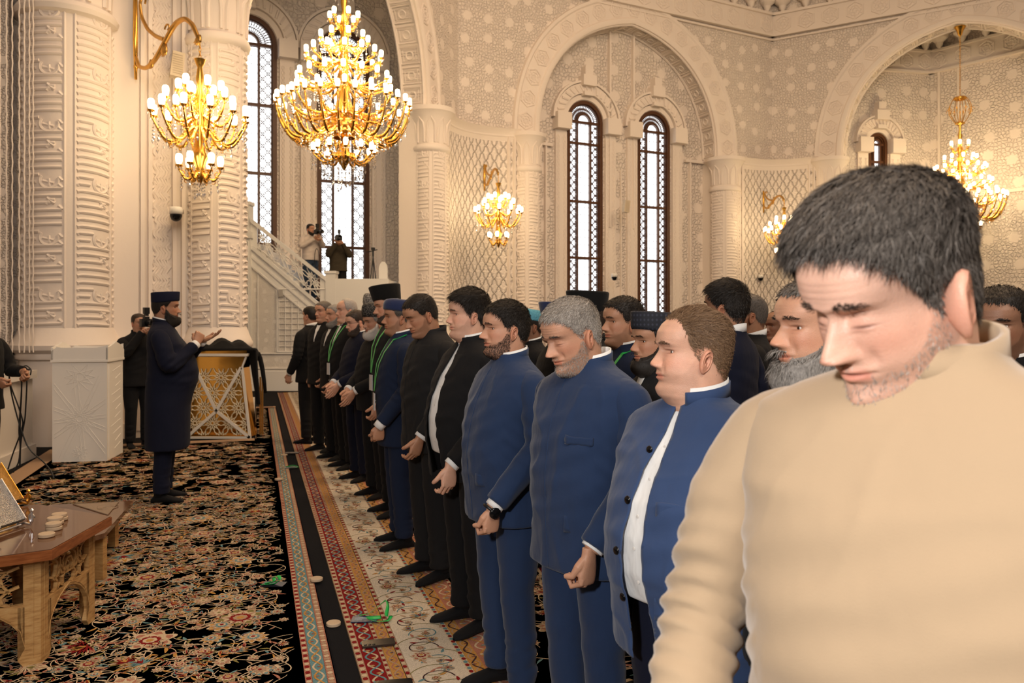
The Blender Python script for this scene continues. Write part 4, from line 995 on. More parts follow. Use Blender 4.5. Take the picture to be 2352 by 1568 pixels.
def strands(b, H, mask, count, L, comb, place, width=.0011, lift=.5, rng=None, jitter=.35, off=.0, Lz=None):
    rng = rng or RNG; nr, nc = mask.shape; per = np.maximum(np.abs(H.base[:, :, 0]).max(1), .01)*np.gradient(-H.zs) + 1e-5
    # surface element weight
    d1 = np.gradient(H.G, axis=0); d2 = (np.roll(H.G, -1, 1) - np.roll(H.G, 1, 1))/2; A = np.linalg.norm(np.cross(d1, d2), axis=2)*(mask > 0)
    p = (A/A.sum()).ravel(); idx = rng.choice(nr*nc, count, p=p); i, j = np.divmod(idx, nc)
    off = off[i, j] if np.ndim(off) else off; R = H.G[i, j] + off*H.N[i, j] + rng.normal(0, .0012, (count, 3)); N = H.N[i, j]; C = comb(R)
    C = C + rng.normal(0, jitter, C.shape); C = C - N*np.sum(C*N, 1, keepdims=True); C /= (np.linalg.norm(C, axis=1, keepdims=True) + 1e-6)
    LL = (L if Lz is None else Lz(R))*rng.uniform(.7, 1.2, count); LL = LL[:, None]
    p1 = R + LL*.5*(N*lift + C*(1 - lift*.4)); p2 = p1 + LL*.5*(N*lift*.35 + C) ; p2[:, 2] -= (LL*.10)[:, 0]
    side = np.cross(C, N); side /= (np.linalg.norm(side, axis=1, keepdims=True) + 1e-6); side = side + N*rng.normal(0, .5, (count, 1)); wv = side*width/2
    V = np.stack([R - wv, R + wv, p1 + wv*.9, p1 - wv*.9, p2], 1); V = place(V.reshape(-1, 3))
    off_ = b.n; b.V.append(V); b.n += len(V); m = b.m
    base = off_ + np.arange(count)*5
    for q in base.tolist(): b.Fc.append((q, q+1, q+2, q+3)); b.M.append(m); b.Fc.append((q+3, q+2, q+4)); b.M.append(m)

# ---- hands (built once, voxel-joined) -------------------------------------
def remesh(V, Fs, vox, smooth=6, fac=.5):
    me = bpy.data.meshes.new('tmp'); me.from_pydata(np.asarray(V).tolist(), [], Fs); o = bpy.data.objects.new('tmp', me); COL.objects.link(o)
    m = o.modifiers.new('r', 'REMESH'); m.mode = 'VOXEL'; m.voxel_size = vox
    if smooth: s_ = o.modifiers.new('s', 'SMOOTH'); s_.iterations = smooth; s_.factor = fac
    dg = bpy.context.evaluated_depsgraph_get(); ev = o.evaluated_get(dg); e = ev.to_mesh()
    vv = np.empty(len(e.vertices)*3); e.vertices.foreach_get('co', vv); ff = [tuple(p.vertices) for p in e.polygons]
    ev.to_mesh_clear(); bpy.data.objects.remove(o); bpy.data.meshes.remove(me)
    return vv.reshape(-1, 3), ff
def make_hand(curl=(.75, 1.0, .6), spread=.06, thumb=(.5, .5), ty=.55, vox=.0024):
    """left hand: wrist at the origin, fingers towards -z, palm towards +x, thumb towards +y"""
    b = MB()
    rings = [(.020, .0, .027, .019), (-.0, .0, .028, .0185), (-.02, .0, .033, .018), (-.045, .001, .040, .017), (-.07, .002, .043, .0155), (-.090, .002, .041, .0135), (-.099, .001, .036, .010)]
    a = np.arange(20)*2*PI/20
    G = [np.stack([x0 + rx*np.sign(np.cos(a))*np.abs(np.cos(a))**.8, .0 + ry*np.sign(np.sin(a))*np.abs(np.sin(a))**.85, np.full(20, z)], 1) for z, x0, ry, rx in rings]
    off = b.n; b.grid(np.array(G), False, True); b.Fc.append(list(range(off, off+20))); b.M.append(0); k = off + 20*(len(rings)-1); b.Fc.append(list(range(k, k+20))[::-1]); b.M.append(0)
    for i, (y, z, ls, r) in enumerate(((.0300, -.092, (.044, .026, .021), .0094), (.0100, -.097, (.048, .030, .022), .0098), (-.0105, -.094, (.045, .028, .021), .0094), (-.0300, -.085, (.036, .021, .018), .0082))):
        p = np.array([-.001, y, z + .012]); th = 0; pts = [p]; rs = [r*1.1]; 
        for k, (l, c) in enumerate(zip((.012,) + ls, (0,) + tuple(curl))):
            th += c*(1 + .08*i); d = np.array([math.sin(th), spread*(1.5 - i)*math.cos(th)*1.0, -math.cos(th)]); d /= np.linalg.norm(d)
            for q in (.5, 1.0): pts.append(p + d*l*q); rs.append(r*(1 - .06*k)*(1.06 if q == 1 and k < 3 else .97))
            p = p + d*l
        rs[-1] *= .75; b.tube(pts, rs, 10)
    t0, t1 = thumb; p = np.array([.004, .022, -.020]); pts = [p, p + (.006, .018, -.022)]; q = pts[-1]
    d = np.array([math.sin(t0)*.8, ty, -1.0*math.cos(t0)]); d /= np.linalg.norm(d); pts += [q + d*.018, q + d*.036]; q = pts[-1]
    d2 = np.array([math.sin(t0 + t1)*1.0, .15, -1.0*math.cos(t0 + t1)]); d2 /= np.linalg.norm(d2); pts += [q + d2*.015, q + d2*.029]
    b.tube(pts, [.015, .0155, .0125, .0115, .0110, .0080], 10)
    V, Fs = remesh(np.concatenate(b.V), b.Fc, vox, 3); return V, Fs
HANDS = {'fist': make_hand((1.15, 1.45, .75), .02, (.62, .75), ty=.12), 'relax': make_hand((.62, .85, .45), .03, (.55, .35)), 'flat': make_hand((.15, .25, .12), .06, (.25, .1))}

def limb(b, pts, rad, n=16, flat=1.0):
    pts = np.asarray(pts, float); k = len(pts)
    # resample smoothly
    u = np.linspace(0, k - 1, (k - 1)*5 + 1); P_ = np.stack([np.interp(u, range(k), pts[:, i]) for i in range(3)], 1); R_ = np.interp(u, range(k), rad)
    for _ in range(3): P_[1:-1] = (P_[:-2] + 2*P_[1:-1] + P_[2:])/4
    b.tube(P_, R_, n)
def torso_rings(rows, n=40, ex=2.5):
    a = np.arange(n)*2*PI/n; st, ct = np.sin(a), np.cos(a); G = []
    for z, w_, yf, yb in rows:
        c = (yf + yb)/2*.6; x = w_*np.sign(st)*np.abs(st)**(2/ex); y = c + np.where(ct > 0, yf - c, c - yb)*np.sign(ct)*np.abs(ct)**(2/ex); G.append(np.stack([x, y, np.full(n, z)], 1))
    return np.array(G)
def loft(b, rows, n=40, ex=2.5, cap=True):
    G = torso_rings(rows, n, ex); off = b.n; b.grid(G, False, True)
    if cap: b.Fc.append(list(range(off, off + n))); b.M.append(0); k = off + n*(len(rows) - 1); b.Fc.append(list(range(k, k + n))[::-1]); b.M.append(0)

def to_obj(name, V, Fs, mat, parent, smooth=True, tint=None):
    me = bpy.data.meshes.new(name); me.from_pydata(np.asarray(V).tolist(), [], Fs); me.materials.append(mat)
    if smooth: me.polygons.foreach_set('use_smooth', [True]*len(me.polygons))
    if tint is not None:
        ca = me.color_attributes.new('tint', 'FLOAT_COLOR', 'POINT'); buf = np.ones((len(V), 4)); buf[:len(tint), :3] = tint; ca.data.foreach_set('color', buf.ravel())
    o = bpy.data.objects.new(name, me); COL.objects.link(o)
    if parent is not None: o.parent = parent
    return o
def folds(V, rules):
    """push cloth along x/y by smooth ridges: (z0, z1, amp, freq, phase, xmin, xmax)"""
    for z0, z1, amp, fr, ph, xa, xb in rules:
        wz = sm(V[:, 2], z0, z0 + .04)*(1 - sm(V[:, 2], z1 - .04, z1)); wx = ((V[:, 0] > xa) & (V[:, 0] < xb))
        s_ = np.sin(V[:, 2]*fr + ph + V[:, 1]*14 + V[:, 0]*9)*np.sin(V[:, 2]*fr*.37 + V[:, 0]*21 + ph*2)
        V[:, 1] += amp*s_*wz*wx; V[:, 0] += amp*.6*s_*wz*wx
    return V

LH, RH = -1, 1
ARM_B = [0.0]
def arm_pts(side, pose):
    sx = side; S = np.array([sx*.178, -.012, 1.405])
    P_ = {'down': ([sx*.258, -.01, 1.13], [sx*.215, .145 + ARM_B[0], .895]), 'downb': ([sx*.255, -.07, 1.13], [sx*.262, -.03, .875]), 'fwd': ([sx*.25, .0, 1.14], [sx*.235, .16, .95]),
          'clasp': ([sx*.275, .00, 1.15], [sx*.075, .255, 1.00]), 'camera': ([sx*.25, .20, 1.22], [sx*.07, .30, 1.52]), 'chest': ([sx*.26, .06, 1.12], [sx*.07, .36, 1.24])}
    e, w_ = P_[pose] if isinstance(pose, str) else pose
    return S, np.array(e, float), np.array(w_, float)

def place_hand(kind, side, W, d, palm):
    """d: finger direction, palm: palm normal (local person coords)"""
    V, Fs = HANDS[kind]; d = np.array(d, float); d /= np.linalg.norm(d); p = np.array(palm, float); p -= d*np.dot(p, d); p /= np.linalg.norm(p)
    z = -d; x = p; y = np.cross(z, x)
    V = V.copy()
    if side == RH: V[:, 1] *= -1
    Fs = Fs if side == LH else [f[::-1] for f in Fs]
    if side == RH: y = y
    return V @ np.array([x, y, z]) + W, Fs

def person(label, loc, face, H=1.75, skin='mid', head={}, pitch=0, yaw=0, roll=0, hair='black', hairL=.012, hairN=0, hair_th=.006, htop=1.0, comb='fwd', beard=None, beard_th=.004, beard_n=0, hat=None, hat_tilt=0,
           jacket='black', jlen=.80, belly=.02, wide=1.0, open_=0, shirt=True, collar='stand', pants=None, armL='down', armR='downb', handL='relax', handR='relax', dL=None, dR=None, vox=.011, lod=1,
           sock='sock', cuff=True, hs=1.0, hyo=0.0, es_=1.0, lanyard=False, buttons=0, feet=True, pocket=False, glasses=False, watch=False, lean=0, group=None, coat_open_legs=False, sweater=False, step=.0, legs=True, cat='person', stance=.10):
    s = H/1.75; root = empty('person', (loc[0], loc[1], loc[2] if len(loc) > 2 else .0115), label, cat, rz=math.atan2(face[1], face[0]) - PI/2, group=group)
    root.scale = (s, s, s)
    ARM_B[0] = belly*.8; hd = Head(hi=lod, **head); hz = 1.75 - .2352*1.05*hs
    hsc = 1.05*hs; hy = .012 + hyo
    LT = lean
    def place(V): 
        V = pose_pts(V, pitch, yaw, roll); return V*hsc + np.array([0, hy, hz])
    # --- body: head, neck, torso core, arms and hands
    b = MB(); G = place(hd.G); nr, nc = G.shape[:2]; b.grid(G, False, True); tint = [hd.T.reshape(-1, 3)]
    b.Fc.append(list(range(nc))); b.M.append(0)
    for sx in (-1, 1):
        E = hd.ear(sx); E = place((E - np.array([sx*.0785, -.004, .098]))*es_ + np.array([sx*(.0785 + (es_ - 1)*.045), -.004, .096])); k = E.shape[0]*E.shape[1]; b.grid(E, False, True, flip=sx > 0)
        tc = np.ones((E.shape[0], E.shape[1], 3)); tc[:] = (1.0, .84, .80); tc[:max(2, E.shape[0]//5)] = (.60, .42, .38); tint.append(tc.reshape(-1, 3))
    n0 = b.n
    loft(b, [(.92, .13, .08, -.09), (1.15, .14, .09, -.09), (1.35, .15, .08, -.09), (1.44, .09, .05, -.08)], 16, 2.2)
    poses = {LH: armL, RH: armR}; hk = {LH: handL, RH: handR}; dd = {LH: dL, RH: dR}; joints = {}
    for sd in (LH, RH):
        S, E, W = arm_pts(sd, poses[sd]); joints[sd] = (S, E, W); limb(b, [S, E, W], [.035, .033, .026], 10)
        fa = (W - E)/np.linalg.norm(W - E)
        d, pm = dd[sd] if dd[sd] is not None else (fa*.6 + np.array([0, 0, -.6]), np.array([-sd, .25, 0]))
        Vh, Fh = place_hand(hk[sd], sd, W + fa*.012, d, pm); b.add(Vh, Fh)
    if legs:
        for sx in (-1, 1): limb(b, [(sx*.085, 0, .90), (sx*stance, .01, .48), (sx*stance, -.01, .12)], [.06, .05, .038], 10)
    tint = np.concatenate(tint); V = np.concatenate(b.V); to_obj('body', V, b.Fc, SKIN[skin], root, tint=tint)
    # --- eyes
    if hd.eyes == 'open' and lod >= 0:
        for sx in (-1, 1):
            b = MB(); e2 = MB()
            q = hd.G.reshape(-1, 3); k = np.argmin((q[:, 0] - sx*.031)**2 + (q[:, 2] - .1175)**2 + (q[:, 1] < 0)*9); c = np.array([sx*.0305, q[k, 1] - .0076, .1170])
            u, v = np.meshgrid(np.linspace(0, PI, 10), np.arange(14)*2*PI/14, indexing='ij')
            S_ = np.stack([np.sin(u)*np.cos(v), np.cos(u), np.sin(u)*np.sin(v)], 2)*.0118 + c; b.grid(place(S_), False, True)
            u, v = np.meshgrid(np.linspace(0, .50, 4), np.arange(12)*2*PI/12, indexing='ij'); S_ = np.stack([np.sin(u)*np.cos(v), np.cos(u), np.sin(u)*np.sin(v)], 2)*.0121 + c; e2.grid(place(S_), False, True)
            ey = b.build('eye', M_EYE, root, True); e2.build('iris', M_IRIS, ey, True)
    # --- hair
    if hair:
        b = MB(); m = sm(hd.hm, -.001, .012)*(hd.G[..., 2] > .02)*np.where(hd.G[..., 1] > -.03, sm(hd.G[..., 2], .112, .150), sm(hd.G[..., 2], .05, .11))
        top = sm(hd.G[..., 2], .14, .22)
        th = (hair_th*(1 + (htop - 1)*top))[..., None]; Gs = hd.G + hd.N*(th*m[..., None] - .0012)
        nz = np.sin(hd.G[..., 0]*210 + hd.G[..., 2]*60)*np.sin(hd.G[..., 1]*170)*.0008; Gs = Gs + hd.N*(nz*m)[..., None]
        G2 = place(Gs); keep = (hd.hm > -.004) & ((Gs[..., 2] < .205) | (not hat))
        off = b.n; b.V.append(G2.reshape(-1, 3)); b.n += nr*nc; kk = keep.astype(int)
        for i in range(nr - 1):
            for j in range(nc):
                j2 = (j + 1) % nc
                if kk[i, j] + kk[i, j2] + kk[i+1, j] + kk[i+1, j2] >= 3: b.Fc.append((off + i*nc + j, off + i*nc + j2, off + (i+1)*nc + j2, off + (i+1)*nc + j)); b.M.append(0)
        if not hat: b.Fc.append([off + j for j in range(nc)]); b.M.append(0)
        if hairN and not hat:
            def cb(R):
                C = np.zeros_like(R); tw = sm(R[:, 2], .13, .2)
                if comb == 'fwd': C[:, 1] = .9*tw + .15; C[:, 2] = -.9*(1 - tw) - .1; C[:, 0] = R[:, 0]*6*tw
                elif comb == 'back': C[:, 1] = -1.0; C[:, 2] = -.5*(1 - tw)
                else: C[:, 0] = np.where(tw > .3, .8, 0); C[:, 1] = .3; C[:, 2] = -.8*(1 - tw)
                return C
            strands(b, hd, (hd.hm > .001)*(hd.G[..., 2] > .035)*np.clip(m + .25, 0, 1), hairN, hairL, cb, place, off=th*m[..., None]*.85, Lz=lambda R: hairL*(.35 + .65*sm(R[:, 2], .13, .2)), width=.0011 if lod == 2 else .0016)
        to_obj('hair', np.concatenate(b.V), b.Fc, HAIR[hair], root)
    if lod >= 1:   # brow hairs
        for sx in (-1, 1):
          b = MB(); strands(b, hd, (hd.browm > .5)*(hd.G[..., 0]*sx > 0), 130 if lod == 2 else 80, .007, lambda R: np.stack([np.sign(R[:, 0]), 0*R[:, 0], 0*R[:, 0] + .25], 1), place, width=.0008 if lod == 2 else .0013, lift=.3)
          to_obj('eyebrow', np.concatenate(b.V), b.Fc, HAIR['black' if hair in ('black', 'dark', 'pepper', None) else ('brown' if hair == 'brown' else 'pepper')], root)
    if beard:
        b = MB(); m = sm(hd.bm, -.001, .010); dn = sm(.06 - hd.G[..., 2], 0, .05)
        Gs = hd.G + hd.N*((beard_th*m)[..., None] - .0012); Gs[..., 2] -= beard_th*m*dn*.8
        G2 = place(Gs); keep = (hd.bm > -.002) & (beard_th > .004); off = b.n; b.V.append(G2.reshape(-1, 3)); b.n += nr*nc; kk = keep.astype(int)
        for i in range(nr - 1):
            for j in range(nc):
                j2 = (j + 1) % nc
                if kk[i, j] + kk[i, j2] + kk[i+1, j] + kk[i+1, j2] >= 3: b.Fc.append((off + i*nc + j, off + i*nc + j2, off + (i+1)*nc + j2, off + (i+1)*nc + j)); b.M.append(0)
        if beard_n: strands(b, hd, hd.bm > .001, beard_n, (.006 if beard_th > .004 else .004) + beard_th*1.0, lambda R: np.stack([0*R[:, 0], 0*R[:, 0] + .25, 0*R[:, 0] - 1.0], 1), place, off=beard_th*.5 if beard_th > .004 else 0, width=.0012 if beard_th > .004 else .0007, lift=.5 if beard_th > .004 else .3)
        to_obj('beard', np.concatenate(b.V), b.Fc, HAIR[beard], root)
    # --- hats
    if hat:
        kind, mat, hh = hat; b = MB(); a = np.arange(48)*2*PI/48
        def ringz(z, dr, sc=1.0): 
            w_ = np.interp(z, *ZW); yf = np.interp(z, *ZYF); yb = np.interp(z, *ZYB); c = (yf + yb)/2
            return np.stack([(w_*sc + dr)*np.sin(a), c + ((yf - yb)/2*sc + dr)*np.cos(a), np.full(48, z)], 1)
        zb = .168; R0 = ringz(zb, .009); R0[:, 2] += .012*np.cos(a) - .008
        rows = [R0*1 + 0]; cen = R0.mean(0)
        prof = {'pill': [(0, .98), (.15, 1.01), (.9, 1.03), (.98, 1.01), (1.0, .95), (1.0, .5), (1.0, .02)], 'flare': [(0, .98), (.1, 1.01), (.9, 1.13), (.98, 1.12), (1.01, 1.06), (.97, .5), (.96, .02)], 'round': [(0, .98), (.15, 1.01), (.5, 1.0), (.8, .92), (.95, .78), (1.0, .5), (1.02, .02)]}[kind]
        rows = []
        for f, sc in prof:
            r_ = (R0 - cen)*np.array([sc, sc, 1]) + cen; r_[:, 2] = R0[:, 2]*(1 - f*.6) + cen[2]*f*.6 + f*hh; rows.append(r_)
        rows = [rows[0]*np.array([.97, .97, 1])] + rows
        b.grid(place(np.array(rows)), False, True); o = b.build('hat', mat, root, True)
    if glasses:
        b = MB()
        for sx in (-1, 1):
            q = np.arange(20)*2*PI/20; b.tube(place(np.stack([sx*.032 + .021*np.cos(q), .094 - .006*np.abs(np.cos(q))*(np.cos(q)*sx > 0), .114 + .016*np.sin(q)], 1)), .0011, 5, closed=True)
            b.tube(place(np.array([(sx*.053, .088, .118), (sx*.070, .05, .119), (sx*.078, -.005, .116)])), .0013, 5)
        b.tube(place(np.array([(-.011, .098, .117), (0, .101, .119), (.011, .098, .117)])), .0012, 5); b.build('glasses', M_BLACKG, root, True)
    # --- trousers and socks
    pk = pants or jacket
    if legs:
        b = MB(); loft(b, [(1.04, .165*wide, .11 + belly*.6, -.125), (.95, .175*wide, .115 + belly*.4, -.135), (.88, .175*wide, .11, -.13), (.84, .15*wide, .09, -.11)], 28, 2.3)
        for sx in (-1, 1): limb(b, [(sx*.09, -.005, .90), (sx*stance*.98, .0, .70), (sx*stance, .012 + sx*step*.4, .48), (sx*stance, -.01 + sx*step*.8, .25), (sx*stance*1.02, -.012 + sx*step, .075)], [.103*wide, .098*wide, .076, .070, .066], 18)
        V, Fs = remesh(np.concatenate(b.V), b.Fc, max(vox, .010), 5); V = folds(V, [(.06, .34, .0045, 61, H*9, -1, 1), (.08, .30, .003, 117, H*23, -1, 1), (.40, .64, .003, 43, H*31, -1, 1)])
        to_obj('trousers', V, Fs, CL[pk], root)
        for sx in (-1, 1):
            if not feet: break
            b = MB(); yy = np.linspace(-.078, .185, 16); u = (yy + .078)/.263; hw = .030 + .020*np.sin(PI*np.clip(u, 0, 1)**.8)*(1) ; hw = np.interp(u, [0, .12, .4, .75, .92, 1.0], [.016, .032, .034, .047, .036, .010]); ht = np.interp(u, [0, .1, .3, .5, .75, .95, 1], [.030, .065, .078, .062, .040, .026, .012])
            a = np.arange(16)*2*PI/16; G_ = np.array([np.stack([sx*.010*v_ + w_*np.cos(a), np.full(16, y_), h_*.5 + h_*.5*np.sin(a)], 1) for y_, w_, h_, v_ in zip(yy, hw, ht, u)])
            R_ = rotz(-sx*.16); G_ = G_ @ R_.T + (sx*stance*1.02, step*sx - .015, 0); b.grid(G_, False, True)
            b.tube([(sx*stance*1.02, step*sx - .03, .05), (sx*stance*1.02, step*sx - .025, .13)], .042, 14)
            b.build('sock', CL[sock], root, True)
    # --- shirt
    B = belly; up = [(1.32, .222*wide, .130 + B*.3, -.135), (1.39, .222*wide, .112, -.130), (1.428, .205*wide, .092, -.118), (1.458, .150*wide, .074, -.106), (1.482, .104, .064, -.098), (1.498, .086, .062, -.094), (1.515, .080, .060, -.092)]
    mid = [(.92, .198*wide, .138 + B*.75, -.148), (1.00, .196*wide, .138 + B*.98, -.142), (1.10, .198*wide, .140 + B, -.133), (1.20, .205*wide, .140 + B*.8, -.133)]
    if shirt and open_:
        b = MB(); rr = [(z, w_*.93, yf - .012, yb*.9) for z, w_, yf, yb in [(.90, .185*wide, .10 + B*.5, -.14)] + mid + up]
        loft(b, rr, 48, 2.35); V, Fs = remesh(np.concatenate(b.V), b.Fc, max(.008, vox), 3); sh = to_obj('shirt', V, Fs, CL['white'], root)
        bb = MB()
        for z in np.arange(.98, 1.42, .095):
            k = np.argmin((V[:, 0])**2*4 + (V[:, 2] - z)**2 - V[:, 1]*.02); bb.lathe([(.0001, .0015), (.005, .001), (.0055, 0)], V[k] + (0, .001, 0), 10, T=rotx(-PI/2))
        bb.build('shirt_buttons', simple('pearl_button', (.75, .72, .68), .3), sh)
    # --- jacket / top
    hem = [(jlen, .218*wide, .148 + B*.35, -.152), (jlen + .03, .216*wide, .148 + B*.40, -.151)]
    if jlen < .75: hem += [(.80, .212*wide, .146 + B*.45, -.150)]
    hem = [r for r in hem if r[0] < .90]
    b = MB(); loft(b, hem + mid + up, 48, 2.35); V, Fs = remesh(np.concatenate(b.V), b.Fc, vox, 5); nT = len(V)
    for sd in (LH, RH):
        S, E, W = joints[sd]; fa = (W - E)/np.linalg.norm(W - E); b = MB()
        limb(b, [S + (-sd*.05, 0, .004), S + (sd*.030, 0, -.030), (S + E)/2 + (sd*.016, 0, .02), E + (sd*.004, 0, 0), (E + W)/2, W - fa*.012], [.050, .070*wide**.5, .072*wide**.5, .064, .057, .051], 18)
        v2, f2 = remesh(np.concatenate(b.V), b.Fc, vox, 4); Fs = Fs + [tuple(i + len(V) for i in f) for f in f2]; V = np.concatenate([V, v2])
    rules = [(.95, 1.35, .0035, 60, 0, -1, 1)]
    V = folds(V, rules)
    if lod == 2:
        from mathutils import noise as MN
        k1 = np.array([MN.noise((v[0]*7 + H*50, v[1]*7 + v[2]*2.5, v[2]*4.5)) for v in V.tolist()]); k2 = np.array([MN.noise((v[0]*15 + v[2]*9, v[1]*15 + H*20, v[2]*12)) for v in V.tolist()])
        rdg = (1 - np.abs(k1)*2)**3*.006 + k2*.004; ctr_ = V*np.array([1, 1, 0]); ctr_ /= np.linalg.norm(ctr_, axis=1, keepdims=True) + 1e-6; V = V + ctr_*(rdg*(V[:, 2] < 1.42)*(.5 if sweater else 1))[:, None]
    # sleeve folds near elbows
    for sd in (LH, RH):
        S, E, W = joints[sd]; d = np.linalg.norm(V - (E + (0, .02, -.0)), axis=1); wgt = np.exp(-(d/.11)**2)*(V[:, 0]*sd > .16*wide)
        ph = np.sin((V[:, 2] - V[:, 1]*.8)*(95 if not sweater else 150))*(.0045 if not sweater else .0055); V[:, 0] += sd*ph*wgt; V[:, 1] += ph*wgt
        if sweater:
            tt_ = np.clip(np.dot(V - E, (W - E))/np.dot(W - E, W - E), 0, 1); dl = np.linalg.norm(V - (E + tt_[:, None]*(W - E)), axis=1); wg = np.exp(-(dl/.07)**4)*(V[:, 0]*sd > .14); V += (V - (E + tt_[:, None]*(W - E)))*((np.sin(tt_*31 + V[:, 0]*38 + V[:, 1]*11) + .6*np.sin(tt_*17 - V[:, 0]*51))*.019*wg)[:, None]
    if open_:
        ctr = np.array([V[list(f)].mean(0) for f in Fs]); oz = np.interp(ctr[:, 2], [.0, jlen, 1.05, 1.30, 1.44, 1.50], [open_*.10, open_*.10, open_*.085, open_*.05, open_*.022, open_*.012])
        cut = (ctr[:, 1] > 0) & (np.abs(ctr[:, 0] - 0) < oz) & (ctr[:, 2] > jlen - .1); isT = np.array([f[0] < nT for f in Fs]); cut &= isT; floor_ = isT & (ctr[:, 2] < jlen + .006) & (np.abs(ctr[:, 0]) < .23*wide) & (ctr[:, 1] > -.16)
        rem = set(i for f, c_ in zip(Fs, cut) if c_ for i in f); Fs = [f for f, c_ in zip(Fs, cut | floor_) if not c_]; edge = np.array(sorted(rem & set(i for f in Fs for i in f)))
        ozv = np.interp(V[:, 2], [.0, jlen, 1.05, 1.30, 1.44, 1.50], [open_*.10, open_*.10, open_*.085, open_*.05, open_*.022, open_*.012]); inn = (np.arange(len(V)) < nT) & (V[:, 1] > 0) & (np.abs(V[:, 0]) < ozv) & (V[:, 2] > jlen - .02)
        V[:, 0] = np.where(inn, np.where(V[:, 0] >= 0, ozv, -ozv), V[:, 0])
        if len(edge): ee = edge[V[edge, 2] < 1.47]; V[ee, 0] = np.where(V[ee, 0] >= 0, ozv[ee], -ozv[ee])
        # the two fronts swing a little outwards
        wgt = sm(1.25 - V[:, 2], 0, .4)*(V[:, 1] > .03)*sm(.2*wide - np.abs(V[:, 0]), 0, .12); V[:, 1] += .012*wgt
    jk = to_obj('sweater' if sweater else ('coat' if jlen < .6 else ('jacket' if jacket != 'tee' else 't_shirt')), V, Fs, CL[jacket], root)
    if open_:
        md = jk.modifiers.new('thick', 'SOLIDIFY'); md.thickness = .005; md.offset = -1
        used = 1
    VT = V[:nT]
    def surf(x, z, front=True):
        V = VT; k = np.argmin((V[:, 0] - x)**2 + (V[:, 2] - z)**2 + (V[:, 1] < 0)*9); return V[k]
    if buttons:
        b = MB(); x0 = -.0 + (open_*.075 + .016 if open_ else .02)
        for z in buttons:
            xx = x0*(1 if open_ == 0 else np.interp(z, [.8, 1.05, 1.3, 1.44], [1.2, 1.1, .75, .5])); q = surf(xx, z); 
            bt = MB(); bt.lathe([(.0001, .005), (.009, .005), (.0115, .0035), (.0125, 0)], (0, 0, 0), 16, T=rotz(-.1) @ rotx(-PI/2), ); ob = bt.build('button', M_BTN, jk, True); ob.location = tuple(q + (0, .001, 0))
    if pocket:
        for (x, z, w_, h_) in pocket:
            xs_ = np.linspace(x - w_/2, x + w_/2, 9); zs_ = np.linspace(z - h_/2, z + h_/2, 5); G_ = []
            for zz in zs_:
                row = []
                for xx in xs_:
                    # nearest surface point outward on this side
                    sgn = -1 if x < 0 else 1; d_ = (V[:, 2] - zz)**2 + (np.abs(V[:, 1] - np.interp(abs(xx), [.0, .2*wide], [.16, .06]))**2)*.0
                    k = np.argmin((VT[:, 0] - xx)**2 + (VT[:, 2] - zz)**2 + (VT[:, 1] < .0)*9); row.append(VT[k] + (xx*.02, .004, 0))
                G_.append(row)
            G_ = np.array(G_); 
            for _ in range(3): G_[1:-1, 1:-1] = (G_[:-2, 1:-1] + G_[2:, 1:-1] + G_[1:-1, :-2] + G_[1:-1, 2:])/4; G_[:, :, 1] = (G_[:, :, 1] + np.linspace(G_[:, 0, 1].mean(), G_[:, -1, 1].mean(), 9)[None])/2
            pb = MB(); pb.grid(G_); po = pb.build('pocket_flap', CL[jacket], jk, True); md = po.modifiers.new('t', 'SOLIDIFY'); md.thickness = .004
    if lod == 2 and not sweater and not open_:
        b = MB(); pts = np.array([surf(.018, z) + (0, .0012, 0) for z in np.linspace(1.455, jlen + .012, 40)])
        for _ in range(3): pts[1:-1] = (pts[:-2] + 2*pts[1:-1] + pts[2:])/4
        b.tube(pts, .0022, 5); b.build('front_seam', CL[jacket], jk, True)
    # --- collars
    def band(zf, zb, h, rx, ry, cy, gap, name, mat, thick=.004, flare=.0):
        a = np.linspace(gap, 2*PI - gap, 49); G_ = []
        for f in (0, .5, 1): 
            z = np.where(True, (zf + zb)/2 + (zf - zb)/2*np.cos(a), 0) + f*h; G_.append(np.stack([(rx + flare*f)*np.sin(a), cy + (ry + flare*f)*np.cos(a), z], 1))
        c_ = MB(); c_.grid(np.array(G_)); o = c_.build(name, mat, root, True); m_ = o.modifiers.new('t', 'SOLIDIFY'); m_.thickness = thick; m_.offset = 0; return o
    nf = head.get('fat', 0)*.010
    if collar in ('stand', 'standw'):
        band(1.468, 1.505, .038, .082 + nf, .078 + nf, -.016, .16 + open_*.25, 'collar', CL[jacket])
        if collar == 'standw' or shirt: band(1.470, 1.505, .047, .077 + nf, .073 + nf, -.016, .07, 'shirt_collar', CL['white'], .003)
    elif collar == 'suit': band(1.455, 1.50, .043, .080 + nf, .078 + nf, -.016, .10, 'shirt_collar', CL['white'], .004)
    elif collar == 'roll': band(1.466, 1.508, .040, .083, .080, -.016, .0, 'rolled_collar', CL[jacket], .010, -.002)
    if collar == 'suit':   # v opening with shirt
        b = MB(); G_ = []
        for z in np.linspace(1.28, 1.47, 8):
            hw = .004 + .030*(z - 1.28)/.19; G_.append([surf(x, z) + (0, .004, 0) for x in np.linspace(-hw, hw, 5)])
        b.grid(np.array(G_)); b.build('shirt_front', CL['white'], root, True)
    # --- cuffs
    if cuff:
        for sd in (LH, RH):
            S, E, W = joints[sd]; fa = (W - E)/np.linalg.norm(W - E); b = MB(); b.tube([W - fa*.05, W - fa*.006, W + fa*(.010 if cuff is True else cuff)], [.040, .039, .0385], 18); b.build('shirt_cuff', CL['white'], root, True)
